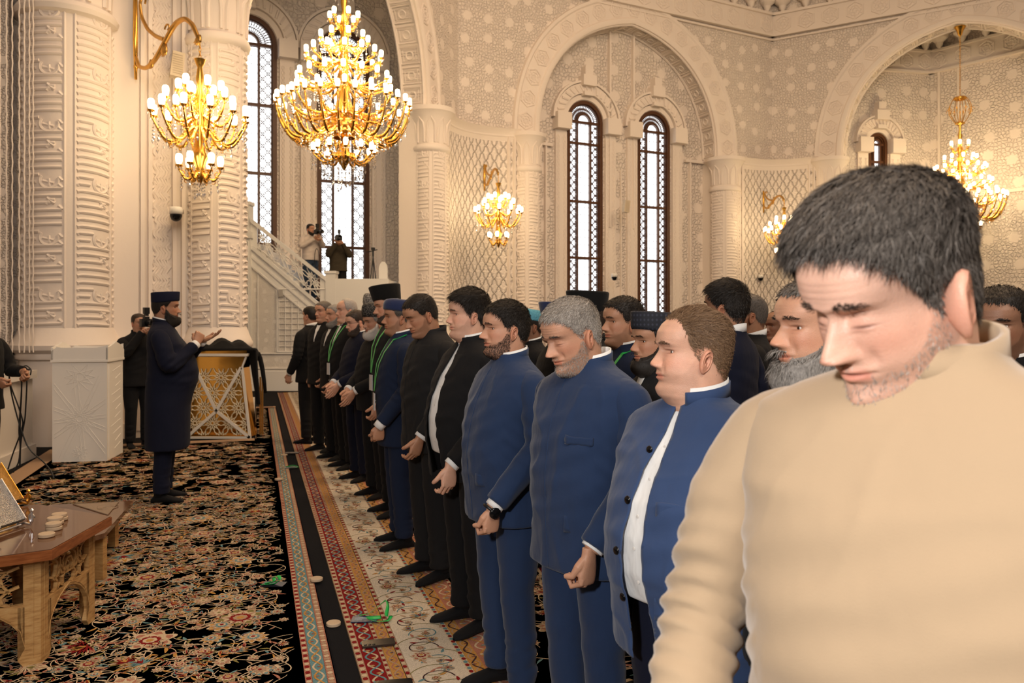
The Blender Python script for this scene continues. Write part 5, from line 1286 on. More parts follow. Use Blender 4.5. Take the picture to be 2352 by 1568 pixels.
    if watch:
        S, E, W = joints[LH]; fa = (W - E)/np.linalg.norm(W - E); b = MB(); u = np.cross(fa, (0, 1, 0)); u /= np.linalg.norm(u); v_ = np.cross(fa, u); c_ = W + fa*.022
        q = np.arange(24)*2*PI/24; b.tube(np.array([c_ + .031*math.cos(t_)*u + .036*math.sin(t_)*v_ for t_ in q]), .007, 8, closed=True); wo = b.build('wristwatch', M_BLACK, root, True)
        Tm = np.array([v_, fa, -u if u[0] > 0 else u]).T; outw = -u if u[0] > 0 else u
        b = MB(); b.lathe([(.0001, .010), (.019, .010), (.021, .008), (.0245, .007), (.025, -.002), (.0001, -.003)], c_ + outw*.031, 28, T=Tm); b.build('watch_face', M_BLACKG, wo, True)
    if lanyard:
        b = MB()
        for sx in (-1, 1):
            pts = [(sx*.095, -.04, 1.505), (sx*.088, .055, 1.47), (sx*.055, .115, 1.38)] + [tuple(surf(sx*x_, z_) + (0, .008, 0)) for x_, z_ in ((.040, 1.30), (.022, 1.20), (.006, 1.10))]
            pts = np.array(pts); T_ = np.gradient(pts, axis=0); T_ /= np.linalg.norm(T_, axis=1, keepdims=True); sd_ = np.cross(T_, np.array([0, 1.0, 0.2])); sd_ /= np.linalg.norm(sd_, axis=1, keepdims=True)
            pts = pts + (0, .006, 0); G_ = np.stack([pts - sd_*.010, pts + sd_*.010], 1); b.grid(G_)
        lo = b.build('lanyard', M_GREEN, root); md = lo.modifiers.new('t', 'SOLIDIFY'); md.thickness = .002
        q = surf(0, 1.03); b = MB(); b.box(q + (0, .018, .0), (.085, .004, .12)); b.build('badge', simple('badge_card', (.6, .62, .66), .3), lo)
    return root, joints, V, place
# ================================================================== THE CAST
def at(px, z): return ((px - 1176.0)*z/F, z)
FW = (-.95, -.31)
DN = (0, .10, -1.0)
# near man in beige
NA = 'beige'
person('man in a beige roll-neck sweater with bowed head, nearest and at far right', at(2136, 1.07), (-.66, -.75), H=1.80, hs=1.06, hyo=-.035, es_=1.18, skin='pale', head=dict(eyes='closed', age=.7, stub=.35, stubcol=(.55, .50, .47), fat=.25, jaw=1.06, nose=1.28, hairline=.012, scalp=(.55, .50, .47)), pitch=-.46, yaw=-.44, roll=-.05,
       beard='salt', beard_th=.0015, beard_n=1600, hair='pepper', hairN=34000, hairL=.030, hair_th=.009, htop=2.0, comb='fwd', lod=2, jacket='beige', sweater=True, collar='roll', shirt=False, cuff=False, belly=.05, wide=1.12, vox=.007, jlen=.82, pants='navy2',
       armR=([.30, .03, 1.12], [.27, .20, .90]), armL=([-.315, .02, 1.12], [-.30, .16, .90]))
# front row, from the nearest
person('man with a grey beard and black jacket, mostly hidden behind the man in beige', at(1886, 1.84), (-.97, -.20), H=1.69, skin='mid', head=dict(age=.5, nose=1.15), hair='pepper', hairN=3000, beard='grey', beard_th=.022, beard_n=5000, lod=1, jacket='black', collar='suit', belly=.03)
person('stout fair man in an open bright blue jacket over a white shirt', at(1596, 2.19), (-.82, -.57), H=1.62, hs=1.07, skin='fair', head=dict(fat=1.0, jaw=1.10, stub=.18, nose=.95, hairline=.016, scalp=(.72, .60, .52)), pitch=.05, yaw=-.50, hair='brown', hairN=9000, hairL=.022, hair_th=.003, htop=1.8, comb='back', lod=2,
       jacket='blue', open_=.50, belly=.115, wide=1.16, jlen=.74, pants='ink', vox=.008, armL=([-.30, -.07, 1.12], [-.31, -.06, .88]), buttons=[1.34, 1.20, 1.06, .92], pocket=[(-.13, 1.20, .12, .035), (-.15, .93, .16, .06)], stance=.12)
person('grey-haired man in a dark blue jacket with eyes lowered, moustached', at(1348, 2.78), (-.80, -.60), H=1.685, hs=1.04, skin='mid', head=dict(eyes='closed', age=1, stub=.55, stubcol=(.62, .60, .58), nose=1.2), pitch=-.34, yaw=-.10, beard='salt', beard_th=.002, beard_n=4000, hair='salt', hairN=11000, hairL=.013, hair_th=.006, lod=2,
       jacket='navy', belly=.04, wide=1.06, jlen=.77, vox=.008, handL='fist', dL=(DN, (1, .2, 0)), pocket=[(-.12, 1.24, .10, .03), (-.14, .95, .14, .055)], cuff=-.004)
person('bearded black-haired man in a navy jacket wearing a black wristwatch', at(1166, 3.42), (-.86, -.51), H=1.67, skin='mid', head=dict(stub=.6, stubcol=(.30, .25, .23), nose=1.15), yaw=-.18, beard='black', beard_th=.002, beard_n=5000, hair='black', hairN=8000, hairL=.020, hair_th=.008, lod=2,
       jacket='navy', belly=.055, wide=1.03, jlen=.78, vox=.009, handL='fist', dL=(DN, (1, .2, 0)), watch=True, pocket=[(-.12, .98, .13, .055)])
person('dark-haired man in a black jacket open over a white shirt', at(1080, 4.15), (-.86, -.51), H=1.74, yaw=-.22, skin='fair', head=dict(stub=.3, fat=.5, nose=.95), hair='black', hairN=7000, hairL=.030, hair_th=.013, htop=1.6, lod=2, jacket='black', open_=.75, belly=.085, wide=1.05, jlen=.78, vox=.009, handL='relax', dL=(DN, (1, .1, 0)))
person('dark-haired man in a long black coat looking down, behind the open-jacketed man', at(990, 4.95), (-.85, -.53), H=1.77, skin='tan', head=dict(eyes='closed', stub=.5, nose=1.1), pitch=-.38, hair='black', hairN=4000, hairL=.014, hair_th=.006, lod=2, jacket='coal', shirt=False, belly=.03, wide=1.03, jlen=.78, vox=.010)
person('man in a blue felt cap, navy jacket and green lanyard', at(918, 5.65), (-.95, -.31), H=1.73, skin='tan', head=dict(stub=.5, nose=1.1), hair='pepper', hat=('round', M_FELT_N, .082), lod=1, jacket='navy2', pants='navy2', belly=.03, jlen=.72, handL='fist', dL=(DN, (1, .2, 0)), lanyard=True, cuff=.03)
person('tall man in a tall black hat behind the blue-capped man', at(902, 6.55), (-.90, -.43), H=1.84, skin='mid', head=dict(stub=.5, nose=1.2), pitch=-.15, roll=.12, hair='pepper', beard='dark', beard_th=.006, hat=('flare', M_FELT_B, .115), lod=1, jacket='black', lanyard=True, jlen=.75)
person('white-bearded man in a mottled dark lambskin hat with clasped hands', at(866, 7.2), (-.80, -.60), H=1.70, skin='mid', head=dict(age=1), pitch=-.12, hair='salt', beard='white', beard_th=.026, beard_n=1200, hat=('round', M_ASTR, .125), lod=1, jacket='black', belly=.06, jlen=.80, armL='clasp', armR='clasp', handL='flat', handR='relax', shirt=False)
person('bearded man in glasses and dark navy jacket with clasped hands', at(826, 7.95), (-.80, -.60), H=1.70, skin='fair', head=dict(stub=.4, age=.4), pitch=-.2, hair='dark', hairN=600, beard='dark', beard_th=.010, beard_n=500, glasses=True, lod=1, jacket='ink', belly=.06, jlen=.78, armL='clasp', armR='clasp', handL='flat')
person('balding grey-haired tall man in a black suit with white collar', at(798, 8.6), (-.85, -.52), H=1.82, skin='fair', head=dict(age=1, fat=.3, hairline=.030), hair='salt', lod=1, jacket='black', collar='suit', belly=.05, lanyard=True, jlen=.78)
person('grey-bearded man half hidden beside the balding man', at(771, 9.15), (-.75, -.65), H=1.77, skin='mid', head=dict(age=1), hair='grey', beard='grey', beard_th=.008, lod=1, jacket='black', collar='suit', jlen=.78)
person('grey-haired man in a black suit near the far end of the row', at(744, 9.7), (-.60, -.80), H=1.82, skin='mid', head=dict(age=.8, stub=.2), hair='pepper', lod=1, jacket='black', collar='suit', jlen=.78)
person('black-haired man at the far end of the row with his face turned away', at(714, 10.35), (-.90, .43), H=1.77, skin='mid', hair='black', lod=0, jacket='black', collar='suit', jlen=.78, armL='down')
# second row
person('man in a grey lambskin hat behind the white-bearded man', at(858, 9.3), (-.9, -.43), H=1.85, skin='mid', hair='pepper', hat=('round', M_ASTR_G, .12), lod=0, jacket='black', jlen=.78)
person('man in a flared navy hat behind the grey-haired man', at(1282, 5.05), FW, H=1.69, skin='mid', hair='dark', hat=('flare', M_FELT_N, .085), lod=1, jacket='black')
person('man in a tall black hat and black coat before the left niche window', at(1352, 4.5), (-.97, -.2), H=1.72, skin='fair', head=dict(fat=.2), hair='dark', hat=('flare', M_FELT_B, .105), lod=1, jacket='black', shirt=False)
person('black-haired man with a green lanyard over a navy jacket', at(1434, 3.93), (-.93, -.36), H=1.70, skin='tan', head=dict(stub=.35, nose=1.1), hair='black', hairN=3000, hairL=.018, hair_th=.009, lod=1, jacket='navy2', lanyard=True)
person('black-bearded man in a plaid cap and white collar', at(1508, 3.30), (-.95, -.3), H=1.615, skin='tan', head=dict(stub=.5), hair='black', beard='black', beard_th=.016, beard_n=1200, hat=('pill', M_PLAID, .082), lod=1, jacket='black', collar='suit')
person('black-haired man in a dark suit seen from behind, with a white collar', at(1670, 4.1), (-.80, .60), H=1.785, skin='tan', hair='black', hairN=5000, hairL=.035, hair_th=.013, lod=1, jacket='ink', collar='suit', wide=1.04)
person('grey-haired man in black behind the man seen from behind', at(1724, 4.9), (-.96, .2), H=1.745, skin='tan', head=dict(stub=.4), hair='pepper', hairN=800, lod=1, jacket='black', collar='suit')
person('bald man partly hidden at the back, left of the grey-bearded man', at(1785, 6.2), (-.9, -.4), H=1.66, skin='dark', head=dict(hairline=.06), hair='black', lod=0, jacket='black')
person('dark-haired man at the right edge behind the beige sweater, eyes lowered', at(2302, 2.62), (-.72, -.69), H=1.70, skin='dark', head=dict(stub=.5), pitch=-.1, hair='black', hairN=4000, hairL=.012, lod=2, jacket='black')
person('man at the back between the open black jacket and the watch wearer', at(1128, 6.75), (-.8, -.6), H=1.69, skin='tan', hair='black', lod=0, jacket='black')
person('man in a turquoise knitted cap behind the grey-haired man', at(1218, 5.95), (-.9, -.4), H=1.66, skin='dark', hair='black', hat=('round', simple('knit_turquoise', (.10, .32, .42), .8, 0, .2, noise=(60, .01)), .085), lod=0, jacket='black')
# the prayer leader
im, _, _, _ = person('bearded man in a navy cap and long dark coat facing the rows', at(378, 7.05), (.95, .28), H=1.83, skin='tan', head=dict(nose=1.1), hair='black', beard='black', beard_th=.020, beard_n=2500, hat=('pill', cloth('felt_ink', (.008, .010, .028)), .082), lod=1, jacket='ink', belly=.13, wide=1.14, jlen=.44, vox=.011,
       armR=([.27, .06, 1.12], [.10, .25, 1.31]), armL=([-.26, .10, 1.12], [-.03, .29, 1.33]), handR='fist', handL='flat', dR=((-.25, .35, .9), (-.7, -.2, 0)), dL=((.25, .8, .35), (.2, 0, 1)), cuff=.02)
# photographers
def photo_camera(loc, rz, label, s=1.0):
    o = empty('camera', loc, label, 'camera', rz=rz)
    b = MB(); b.box((0, 0, 0), (.14*s, .07*s, .10*s)); b.box((0, -.005, .06*s), (.06*s, .06*s, .035*s)); b.box((.062*s, .02*s, .0), (.03*s, .05*s, .10*s)); b.build('camera_body', M_BLACK, o)
    b = MB(); b.lathe([(.001, .0), (.036*s, .0), (.040*s, .05*s), (.040*s, .12*s), (.046*s, .15*s), (.046*s, .17*s), (.036*s, .17*s), (.03*s, .15*s), (.001, .15*s)], (0, .03*s, 0), 20, T=rotx(-PI/2)); b.build('lens', M_BLACKG, o, True)
    b = MB(); b.box((0, 0, .10*s), (.04*s, .05*s, .03*s)); b.box((0, .0, .15*s), (.065*s, .05*s, .08*s)); b.build('flash_unit', M_BLACK, o); return o
def cam_at(root, fwd, up, label, s=1.0):
    r = root.rotation_euler[2]; q = rotz(r) @ np.array([0, fwd, 0]); photo_camera((root.location[0] + q[0], root.location[1] + q[1], root.location[2] + up), r, label, s)
p3_, _, _, _ = person('photographer in black raising a camera behind the prayer leader', at(318, 10.0), (.75, -.66), H=1.67, skin='mid', head=dict(), hair='dark', lod=0, jacket='black', shirt=False, armL='camera', armR='camera', cuff=False)
cam_at(p3_, .22, 1.555, 'black camera with flash held up by the photographer behind the prayer leader')
PLZ = 1.87
p1_, _, _, _ = person('photographer in a white t-shirt standing on the pulpit stair platform', (*at(713, 18.3), 2.04), (.75, -.66), H=1.77, skin='mid', head=dict(), hair='black', beard='black', beard_th=.008, lod=0, jacket='tee', pants='denim', shirt=False, collar=None, jlen=.90, armL=([-.24, .14, 1.24], [-.03, .30, 1.45]), armR=([.33, .12, 1.20], [.10, .30, 1.40]), cuff=False, sock='sock')
cam_at(p1_, .27, 1.56, 'black camera held by the photographer in the white t-shirt')
p2_, _, _, _ = person('photographer in an olive top pointing a camera from the platform', (*at(777, 18.35), PLZ), (.30, -.95), H=1.70, skin='tan', head=dict(), hair='black', lod=0, jacket='olive', pants='black', shirt=False, collar=None, jlen=.88, wide=1.05, armL='camera', armR='camera', cuff=False)
cam_at(p2_, .22, 1.60, 'black camera with flash raised in front of the olive-clad photographer')
b = MB(); q = np.linspace(0, PI*2, 24); b.tube(np.stack([.05*np.cos(q), 0*q, -.20 + .22*np.sin(q)], 1), .008, 5, closed=True); r_ = rotz(p1_.rotation_euler[2]) @ np.array([0, .25, 0])
tag(b.build('camera_strap', M_BLACK, loc=(p1_.location[0] + r_[0], p1_.location[1] + r_[1], PLZ + 1.34)), 'black camera strap hanging from the camera on the pulpit platform', 'strap')
# man with the microphone at the left edge
pm_, _, _, _ = person('man in black at the left edge, only his hand and sleeve in view', at(-50, 7.0), (.97, -.25), H=1.74, skin='tan', hair='black', lod=0, jacket='black', armR=([.27, .10, 1.14], [.14, .33, 1.10]), armL=([-.27, .05, 1.14], [-.14, .34, 1.14]), handR='fist', handL='fist', cuff=False)

# ================================================================== PROPS
# white pedestal
def pedestal():
    o = empty('pedestal', (0, 0, 0), 'square white pedestal box with carved star pattern at the foot of the massive column', 'pedestal')
    A = P(120, 1062, 8.90)[:2]; B = P(246, 1056, 9.0)[:2]; u = (B - A)/np.linalg.norm(B - A); n_ = np.array([-u[1], u[0]]); w_ = np.linalg.norm(B - A); d = .58
    o.location = (A[0], A[1], .011); o.rotation_euler = (0, 0, math.atan2(u[1], u[0])); h = 1.12
    b = MB(); b.box((w_/2, d/2, h/2), (w_, d, h)); b.build('body', M_WHITE, o)
    b = MB(); b.box((w_/2, d/2, h + .01), (w_ + .03, d + .03, .025)); 
    for (x0, x1, y) in ((-.0, w_, 0.0), (0, w_, d - .02)):
        b.prism([(x0 - .01, h), (x1 + .01, h), (x1 + .01, h + .19), (x1 - .06, h + .17), (x1 - .10, h + .16), (x0 + .10, h + .16), (x0 + .05, h + .17), (x0 - .01, h + .12)], y - .01, y + .012)
    for x in (0, w_):
        pts = [(-.01, h), (d + .01, h), (d + .01, h + .12), (d*.8, h + .18), (d*.5, h + .22), (d*.2, h + .18), (-.01, h + .16)]; n0 = len(pts)
        V = [(x - .01, a, c) for a, c in pts] + [(x + .012, a, c) for a, c in pts]; b.add(V, [tuple(range(n0)), tuple(range(2*n0 - 1, n0 - 1, -1))] + [(i, (i+1) % n0, (i+1) % n0 + n0, i + n0) for i in range(n0)])
    b.build('raised_rim', M_WHITE, o)
    b = MB(); c = (w_/2, .48)
    for k in range(12):
        a = k*PI/6 + .1
        for s_ in (-.018, .018):
            p0 = np.array([c[0] + .07*math.cos(a) - s_*math.sin(a), c[1] + .07*math.sin(a) + s_*math.cos(a)]); L_ = .45
            p1 = p0 + L_*np.array([math.cos(a), math.sin(a)]); t_ = 1.0
            for i, (lo, hi) in enumerate(((.02, w_ - .02), (.03, h - .03))):
                dlt = (p1 - p0)[i]
                if dlt > 0: t_ = min(t_, (hi - p0[i])/dlt)
                elif dlt < 0: t_ = min(t_, (lo - p0[i])/dlt)
            p1 = p0 + t_*(p1 - p0); b.tube([(p0[0], -.001, p0[1]), (p1[0], -.001, p1[1])], .0028, 4, cap=False)
    def star(cx, cz, r):
        for k in range(12):
            a = k*PI/6; a2 = a + 5*PI/6; p, q = (cx + r*math.cos(a), cz + r*math.sin(a)), (cx + r*math.cos(a2), cz + r*math.sin(a2))
            if all(.02 < v[0] < w_ - .02 and .02 < v[1] < h - .02 for v in (p, q)): b.tube([(p[0], -.001, p[1]), (q[0], -.001, q[1])], .0025, 4, cap=False)
    star(*c, .21); star(c[0], c[1], .12); star(c[0], .95, .16); star(c[0], .10, .08)
    for y in (.04, .06): b.tube([(w_ + .001, y, .03), (w_ + .001, y, h - .03)], .003, 4)
    for z in np.arange(.1, h, .09): b.tube([(w_ + .001, .1 + .2*abs(math.sin(z*9)), z), (w_ + .001, d - .1, z + .05)], .003, 4)
    b.build('carved_pattern', M_WHITE, o)
pedestal()
# gold and white lectern with a garment thrown over it
def lectern():
    Zp = 10.7; c = P(500, 1000, Zp); o = empty('lectern', (c[0], c[1], .011), 'gold lectern with white star lattice and crossed bars beside the prayer leader', 'lectern')
    s_ = Zp/F; X = lambda px: (px - 500)*s_; Zc = lambda py: max(0, (1001 - py)*s_)
    W_ = simple('lectern_white', (.75, .70, .62), .35); mir = simple('gold_mirror', (.75, .42, .10), .10, 1.0)
    out = [(X(427), 0), (X(575), 0), (X(556), Zc(838)), (X(566), Zc(812)), (X(434), Zc(812)), (X(444), Zc(838))]
    inn = [(x*.97, z) for x, z in out]
    b = MB(); b.prism([(x*.96, z + (.01 if z < .1 else -.01)) for x, z in out], .02, .34); b.build('gold_body', mir, o)
    b = MB()
    def bar(p, q, w=.038, d0=-.012, d1=.02):
        p, q = np.array(p), np.array(q); t = (q - p)/np.linalg.norm(q - p); n = np.array([-t[1], t[0]])*w/2; b.prism([tuple(p + n), tuple(q + n), tuple(q - n), tuple(p - n)], d0, d1)
    cx, cz = X(497), Zc(938)
    bar((X(448), Zc(838)), (cx, cz)); bar((X(554), Zc(838)), (cx, cz)); bar((cx, cz), (X(574), .01)); bar((cx, cz), (X(428), .01))
    bar((X(427), .012), (X(575), .012), .03); bar((X(574), 0), (X(556), Zc(838)), .03); bar((X(428), 0), (X(444), Zc(838)), .03); bar((X(556), Zc(838)), (X(566), Zc(812)), .02); bar((X(434), Zc(812)), (X(444), Zc(838)), .02)
    b.build('white_bars', W_, o)
    b = MB()
    def inp(x, z):
        if not (0.03 < z < Zc(840)): return False
        hw = np.interp(z, [0, Zc(838)], [X(570), X(551)]); return abs(x) < hw
    girih(b, inp, X(427), X(575), 0, Zc(838), .235, .0065, lambda x, z: (x, .008, z), 12)
    b.build('star_lattice', simple('lectern_lattice', (.74, .62, .42), .35), o)
    b = MB(); b.prism([(X(430), Zc(812)), (X(570), Zc(812)), (X(572), Zc(806)), (X(428), Zc(806))], -.03, .36); b.build('desk_edge', W_, o)
    b = MB(); b.add([(X(432), -.02, Zc(805)), (X(568), -.02, Zc(805)), (X(562), .34, Zc(797)), (X(438), .34, Zc(797))], [(0, 1, 2, 3)]); b.prism([(X(432), Zc(806)), (X(568), Zc(806)), (X(568), Zc(799)), (X(432), Zc(801))], -.02, -.005); b.build('gold_desk', mir, o)
    b = MB(); b.box((X(583), .37, .40), (.02, .02, .80)); b.box((X(578), .37, .40), (.02, .02, .80)); b.build('rear_post', M_GOLD_D, o)
    # garment
    g = MB(); nx, ny = 26, 14; G = np.zeros((nx, ny, 3))
    for i in range(nx):
        u = i/(nx - 1); x = X(452) + u*(X(592) - X(452))
        for j in range(ny):
            v = j/(ny - 1); y = .0 + v*.38; z = Zc(797) + .10*math.sin(PI*min(1, u*1.3))**.7 + .03*math.sin(u*17 + v*5) + .02*math.cos(v*9 + u*4)
            ov = max(0, x - X(562)); 
            if ov > 0: z = z - (ov*4.2)**1.3*(.6 + .5*math.sin(v*7)); x_ = X(562) + ov*.75 + .03*math.sin(v*8)
            else: x_ = x
            if v < .08: z = Zc(797) + .01
            G[i, j] = (x_, y, z)
    g.grid(G); go = g.build('draped_coat', CL['black'], None, True, loc=(c[0], c[1], 0)); md = go.modifiers.new('t', 'SOLIDIFY'); md.thickness = .045; md.offset = 0; tag(go, 'black coat thrown over the top of the gold lectern', 'coat')
lectern()
b = MB(); b.box((0, 0, .16), (.10, .10, .32)); tag(b.build('white_box', M_WHITE, loc=tuple(P(576, 900, 13.2)*[1, 1, 0])), 'narrow white box standing on the floor behind the lectern', 'box')
# low octagonal table
WOODL = NT('oak'); o_ = WOODL.obj(); wv = WOODL.noise(WOODL.mapping(o_, (6, 6, 30)), 2.2, 5, .6); WOODL.set(WOODL.ramp(wv, [(.3, (.30, .15, .05)), (.5, (.50, .29, .11)), (.7, (.58, .37, .16))]), .42); WOODL = WOODL.mat
WT = NT('varnished_top'); wv = WT.noise(WT.mapping(WT.obj(), (4, 30, 4)), 1.5, 5, .6); WT.set(WT.ramp(wv, [(.3, (.10, .045, .022)), (.7, (.17, .085, .045))]), .07, 0, .6); WT = WT.mat
WE = NT('varnished_edge'); wv = WE.noise(WE.mapping(WE.obj(), (8, 8, 60)), 1.5, 4, .6); WE.set(WE.ramp(wv, [(.3, (.20, .06, .02)), (.7, (.34, .12, .04))]), .2); WE = WE.mat
def table(loc, rz, hz, R, label, dark=True, first=True):
    o = empty('low_table', loc, label, 'table', rz=rz)
    a = (np.arange(6) + .5)*PI/3; Ro = R*1.15
    b = MB(); b.prism([(Ro*math.cos(t_), Ro*math.sin(t_)) for t_ in a], hz - .045, hz, axis='z'); b.build('table_edge', WE, o)
    b = MB(); b.prism([(Ro*.99*math.cos(t_), Ro*.99*math.sin(t_)) for t_ in a], hz, hz + .004, axis='z'); b.build('glossy_top', WT, o)
    for k in range(6):
        t0, t1 = a[k], a[(k + 1) % 6]; A = R*np.array([math.cos(t0), math.sin(t0)]); B = R*np.array([math.cos(t1), math.sin(t1)]); u = (B - A); w_ = np.linalg.norm(u); u /= w_; n_ = np.array([u[1], -u[0]])
        top = hz - .045; m = MB(); th = .025
        def to3(x, z, d=0): q = A + u*x - n_*d; return (q[0], q[1], z)
        # arched lower outline
        xs = [0, .0, .13*w_, .17*w_, .12*w_, .15*w_, .22*w_, .30*w_, .40*w_, .50*w_]; zs = [0, 0, .0, .03, .08, .15, .20, .235, .26, .275]
        lx = xs[1:] + [w_ - v for v in xs[1:][::-1][1:]]; lz = zs[1:] + zs[1:][::-1][1:]
        lx, lz = np.array(lx), np.array(lz)*hz/.53; n = len(lx)
        lx[0] = 0; lx[-1] = w_
        bot = top - .215*hz/.53
        for d, fl in ((0, False), (th, True)):
            V = [to3(x, z, d) for x, z in zip(lx, lz)] + [to3(x, bot, d) for x in lx]
            Fs = [(i, i + 1, n + i + 1, n + i) for i in range(n - 1)]; m.add(V, [f[::-1] for f in Fs] if fl else Fs)
        V = [to3(x, z, 0) for x, z in zip(lx, lz)] + [to3(x, z, th) for x, z in zip(lx, lz)]; m.add(V, [(i + 1, i, n + i, n + i + 1) for i in range(n - 1)])
        def bx(x0, x1, z0, z1, d0=0, d1=th): m.add([to3(x0, z0, d0), to3(x1, z0, d0), to3(x1, z0, d1), to3(x0, z0, d1), to3(x0, z1, d0), to3(x1, z1, d0), to3(x1, z1, d1), to3(x0, z1, d1)], [(0,3,2,1),(4,5,6,7),(0,1,5,4),(1,2,6,5),(2,3,7,6),(3,0,4,7)])
        bx(0, .13*w_, bot, top); bx(.87*w_, w_, bot, top); bx(.13*w_, .87*w_, top - .012, top); bx(.13*w_, .87*w_, bot, bot + .012)
        m.tube([to3(.05*w_, .03, -.001), to3(.05*w_, top - .01, -.001)], .002, 4); m.tube([to3(.95*w_, .03, -.001), to3(.95*w_, top - .01, -.001)], .002, 4)
        m.tube([to3(x, z + .012, -.001) for x, z in zip(lx[3:-3], lz[3:-3])], .002, 4, cap=False)
        s0 = m.build('side_panel', WOODL, o)
        g = MB(); x0, x1, z0, z1 = .13*w_, .87*w_, bot + .012, top - .012; W_, H_ = x1 - x0, z1 - z0
        def ins_(x, z): return x0 - .001 <= x <= x1 + .001 and z0 - .001 <= z <= z1 + .001
        def seg(p, q):
            p, q = np.array(p, float), np.array(q, float); t_ = (q - p)/np.linalg.norm(q - p); nn = np.array([-t_[1], t_[0]])*.0055
            V = [to3(*(p + nn), .002), to3(*(q + nn), .002), to3(*(q - nn), .002), to3(*(p - nn), .002), to3(*(p + nn), .02), to3(*(q + nn), .02), to3(*(q - nn), .02), to3(*(p - nn), .02)]
            g.add(V, [(0,1,2,3),(7,6,5,4),(0,4,5,1),(1,5,6,2),(2,6,7,3),(3,7,4,0)])
        for fx in (.28, .72):
            for fz in (.27, .73):
                c_ = np.array([x0 + fx*W_, z0 + fz*H_]); r1, r2 = .13*min(W_, H_), .27*min(W_, H_); pts = [c_ + (r2 if i % 2 == 0 else r1)*np.array([math.cos(PI/2 + i*PI/5), math.sin(PI/2 + i*PI/5)]) for i in range(10)]
                for i in range(10): seg(pts[i], pts[(i + 1) % 10])
                for i in range(0, 10, 2):
                    dd_ = pts[i] - c_; e = c_ + dd_*1.95; e = np.array([np.clip(e[0], x0, x1), np.clip(e[1], z0, z1)]); seg(pts[i], e)
        cm = np.array([x0 + .5*W_, z0 + .5*H_]); 
        for i in range(6): seg(cm + .2*H_*np.array([math.cos(i*PI/3), math.sin(i*PI/3)]), cm + .2*H_*np.array([math.cos((i+1)*PI/3), math.sin((i+1)*PI/3)]))
        g.build('star_fretwork', WOODL, s0)
    return o
TB = table((-2.665, 3.93, .011), .06, .535, .54, 'hexagonal oak low table with fretwork sides and glossy brown top at lower left')
# folded low stand behind it
b = MB(); q = [P(118, 1163, 5.2), P(272, 1152, 5.2), P(306, 1153, 5.2), P(246, 1222, 4.6)]
HZ = .30
def fl(px, py, h): z = (EYE - h)*F/(py - 735); return ((px - 1176)*z/F, z, h)
pp = [fl(60, 1176, HZ), fl(120, 1162, HZ), fl(272, 1155, HZ), fl(306, 1153, HZ), fl(240, 1228, HZ), fl(120, 1262, HZ)]
so = empty('low_stand', (pp[0][0], pp[0][1], .011), 'low brown wooden stand with a carved inlay behind the hexagonal table', 'stand'); O_ = np.array([pp[0][0], pp[0][1], 0])
n = len(pp); V = [np.array(p) - O_ for p in pp] + [np.array(p) - O_ - (0, 0, .03) for p in pp]; b = MB(); b.add(V, [tuple(range(n))[::-1], tuple(range(n, 2*n))] + [(i, (i+1) % n, (i+1) % n + n, i + n) for i in range(n)]); b.build('top_board', WT, so)
b = MB(); pq = [np.array(fl(x, y, HZ + .003)) - O_ for x, y in ((168, 1161), (272, 1156), (248, 1186))]; b.add(pq, [(0, 2, 1)]); pq2 = np.array(pq); b.tube(pq2, .004, 4, closed=True)
for k in range(6):
    c_ = pq2[0]*.15 + pq2[1]*.45 + pq2[2]*.40 + (pq2[1] - pq2[2])*(.25*math.cos(k)) *.3; b.tube(np.array([c_ + np.array([(.02 + .01*k)*math.cos(t_), (.02 + .01*k)*math.sin(t_), 0]) for t_ in np.arange(8)*PI/4]), .002, 4, closed=True)
b.build('carved_inlay', simple('inlay', (.26, .19, .13), .4, noise=(120, .004)), so)
for i in (0, 2, 4, 5):
    b = MB(); p_ = np.array(pp[i]) - O_; ctr = sum(np.array(q_) - O_ for q_ in pp)/n; p_ = p_*.85 + ctr*.15; b.box((p_[0], p_[1], (HZ - .03)/2), (.05, .05, HZ - .03)); b.build('leg', WOODL, so)
# clay prayer discs
CLAY = simple('clay', (.50, .38, .26), .85, noise=(60, .002))
def disc_mesh():
    b = MB(); b.lathe([(.0005, 0), (.034, 0), (.0375, .003), (.0375, .015), (.034, .018), (.0005, .018)], n=28); 
    b.lathe([(.024, .018), (.025, .0188), (.026, .018)], n=24); o = b.build('clay_disc', CLAY); auto_smooth(o, 40); return o
d0 = disc_mesh(); first = True
def disc(loc, label, group=None):
    global first
    o = d0 if first else link_copy(d0); first = False; o.location = loc; tag(o, label, 'prayer disc', group)
    if not group and 'group' in o: del o['group']
TZ = .551
def tt(px, py): z = (EYE - TZ)*F/(py - 735); return ((px - 1176)*z/F, z)
for k, (px, py, lv, lab) in enumerate(((107, 1232, 0, 'clay disc lying alone nearest on the glossy table'), (124, 1216, 0, 'lower clay disc of the front stack on the glossy table'), (123, 1216, 1, 'upper clay disc of the front stack on the glossy table'), (128, 1203, 0, 'lower clay disc of the middle stack on the glossy table'), (126, 1203, 1, 'upper clay disc of the middle stack on the glossy table'), (138, 1194, 0, 'lower clay disc of the rear stack on the glossy table'), (136, 1194, 1, 'upper clay disc of the rear stack on the glossy table'))):
    x, y = tt(px, py); disc((x, y, TZ + lv*.0185), lab)
for px, py, lab in ((727, 1334, 'clay disc on the carpet edge left of the black floor strip'), (766, 1430, 'clay disc on the black floor strip beside the green lanyard'), (653, 1044, 'clay disc far back by the distant phone'), (640, 1103, 'clay disc on the teal carpet border by the small green lanyard')):
    x, y, _ = fl(px, py, .014); disc((x, y, .0015 if px in (766, 653) else .017), lab)
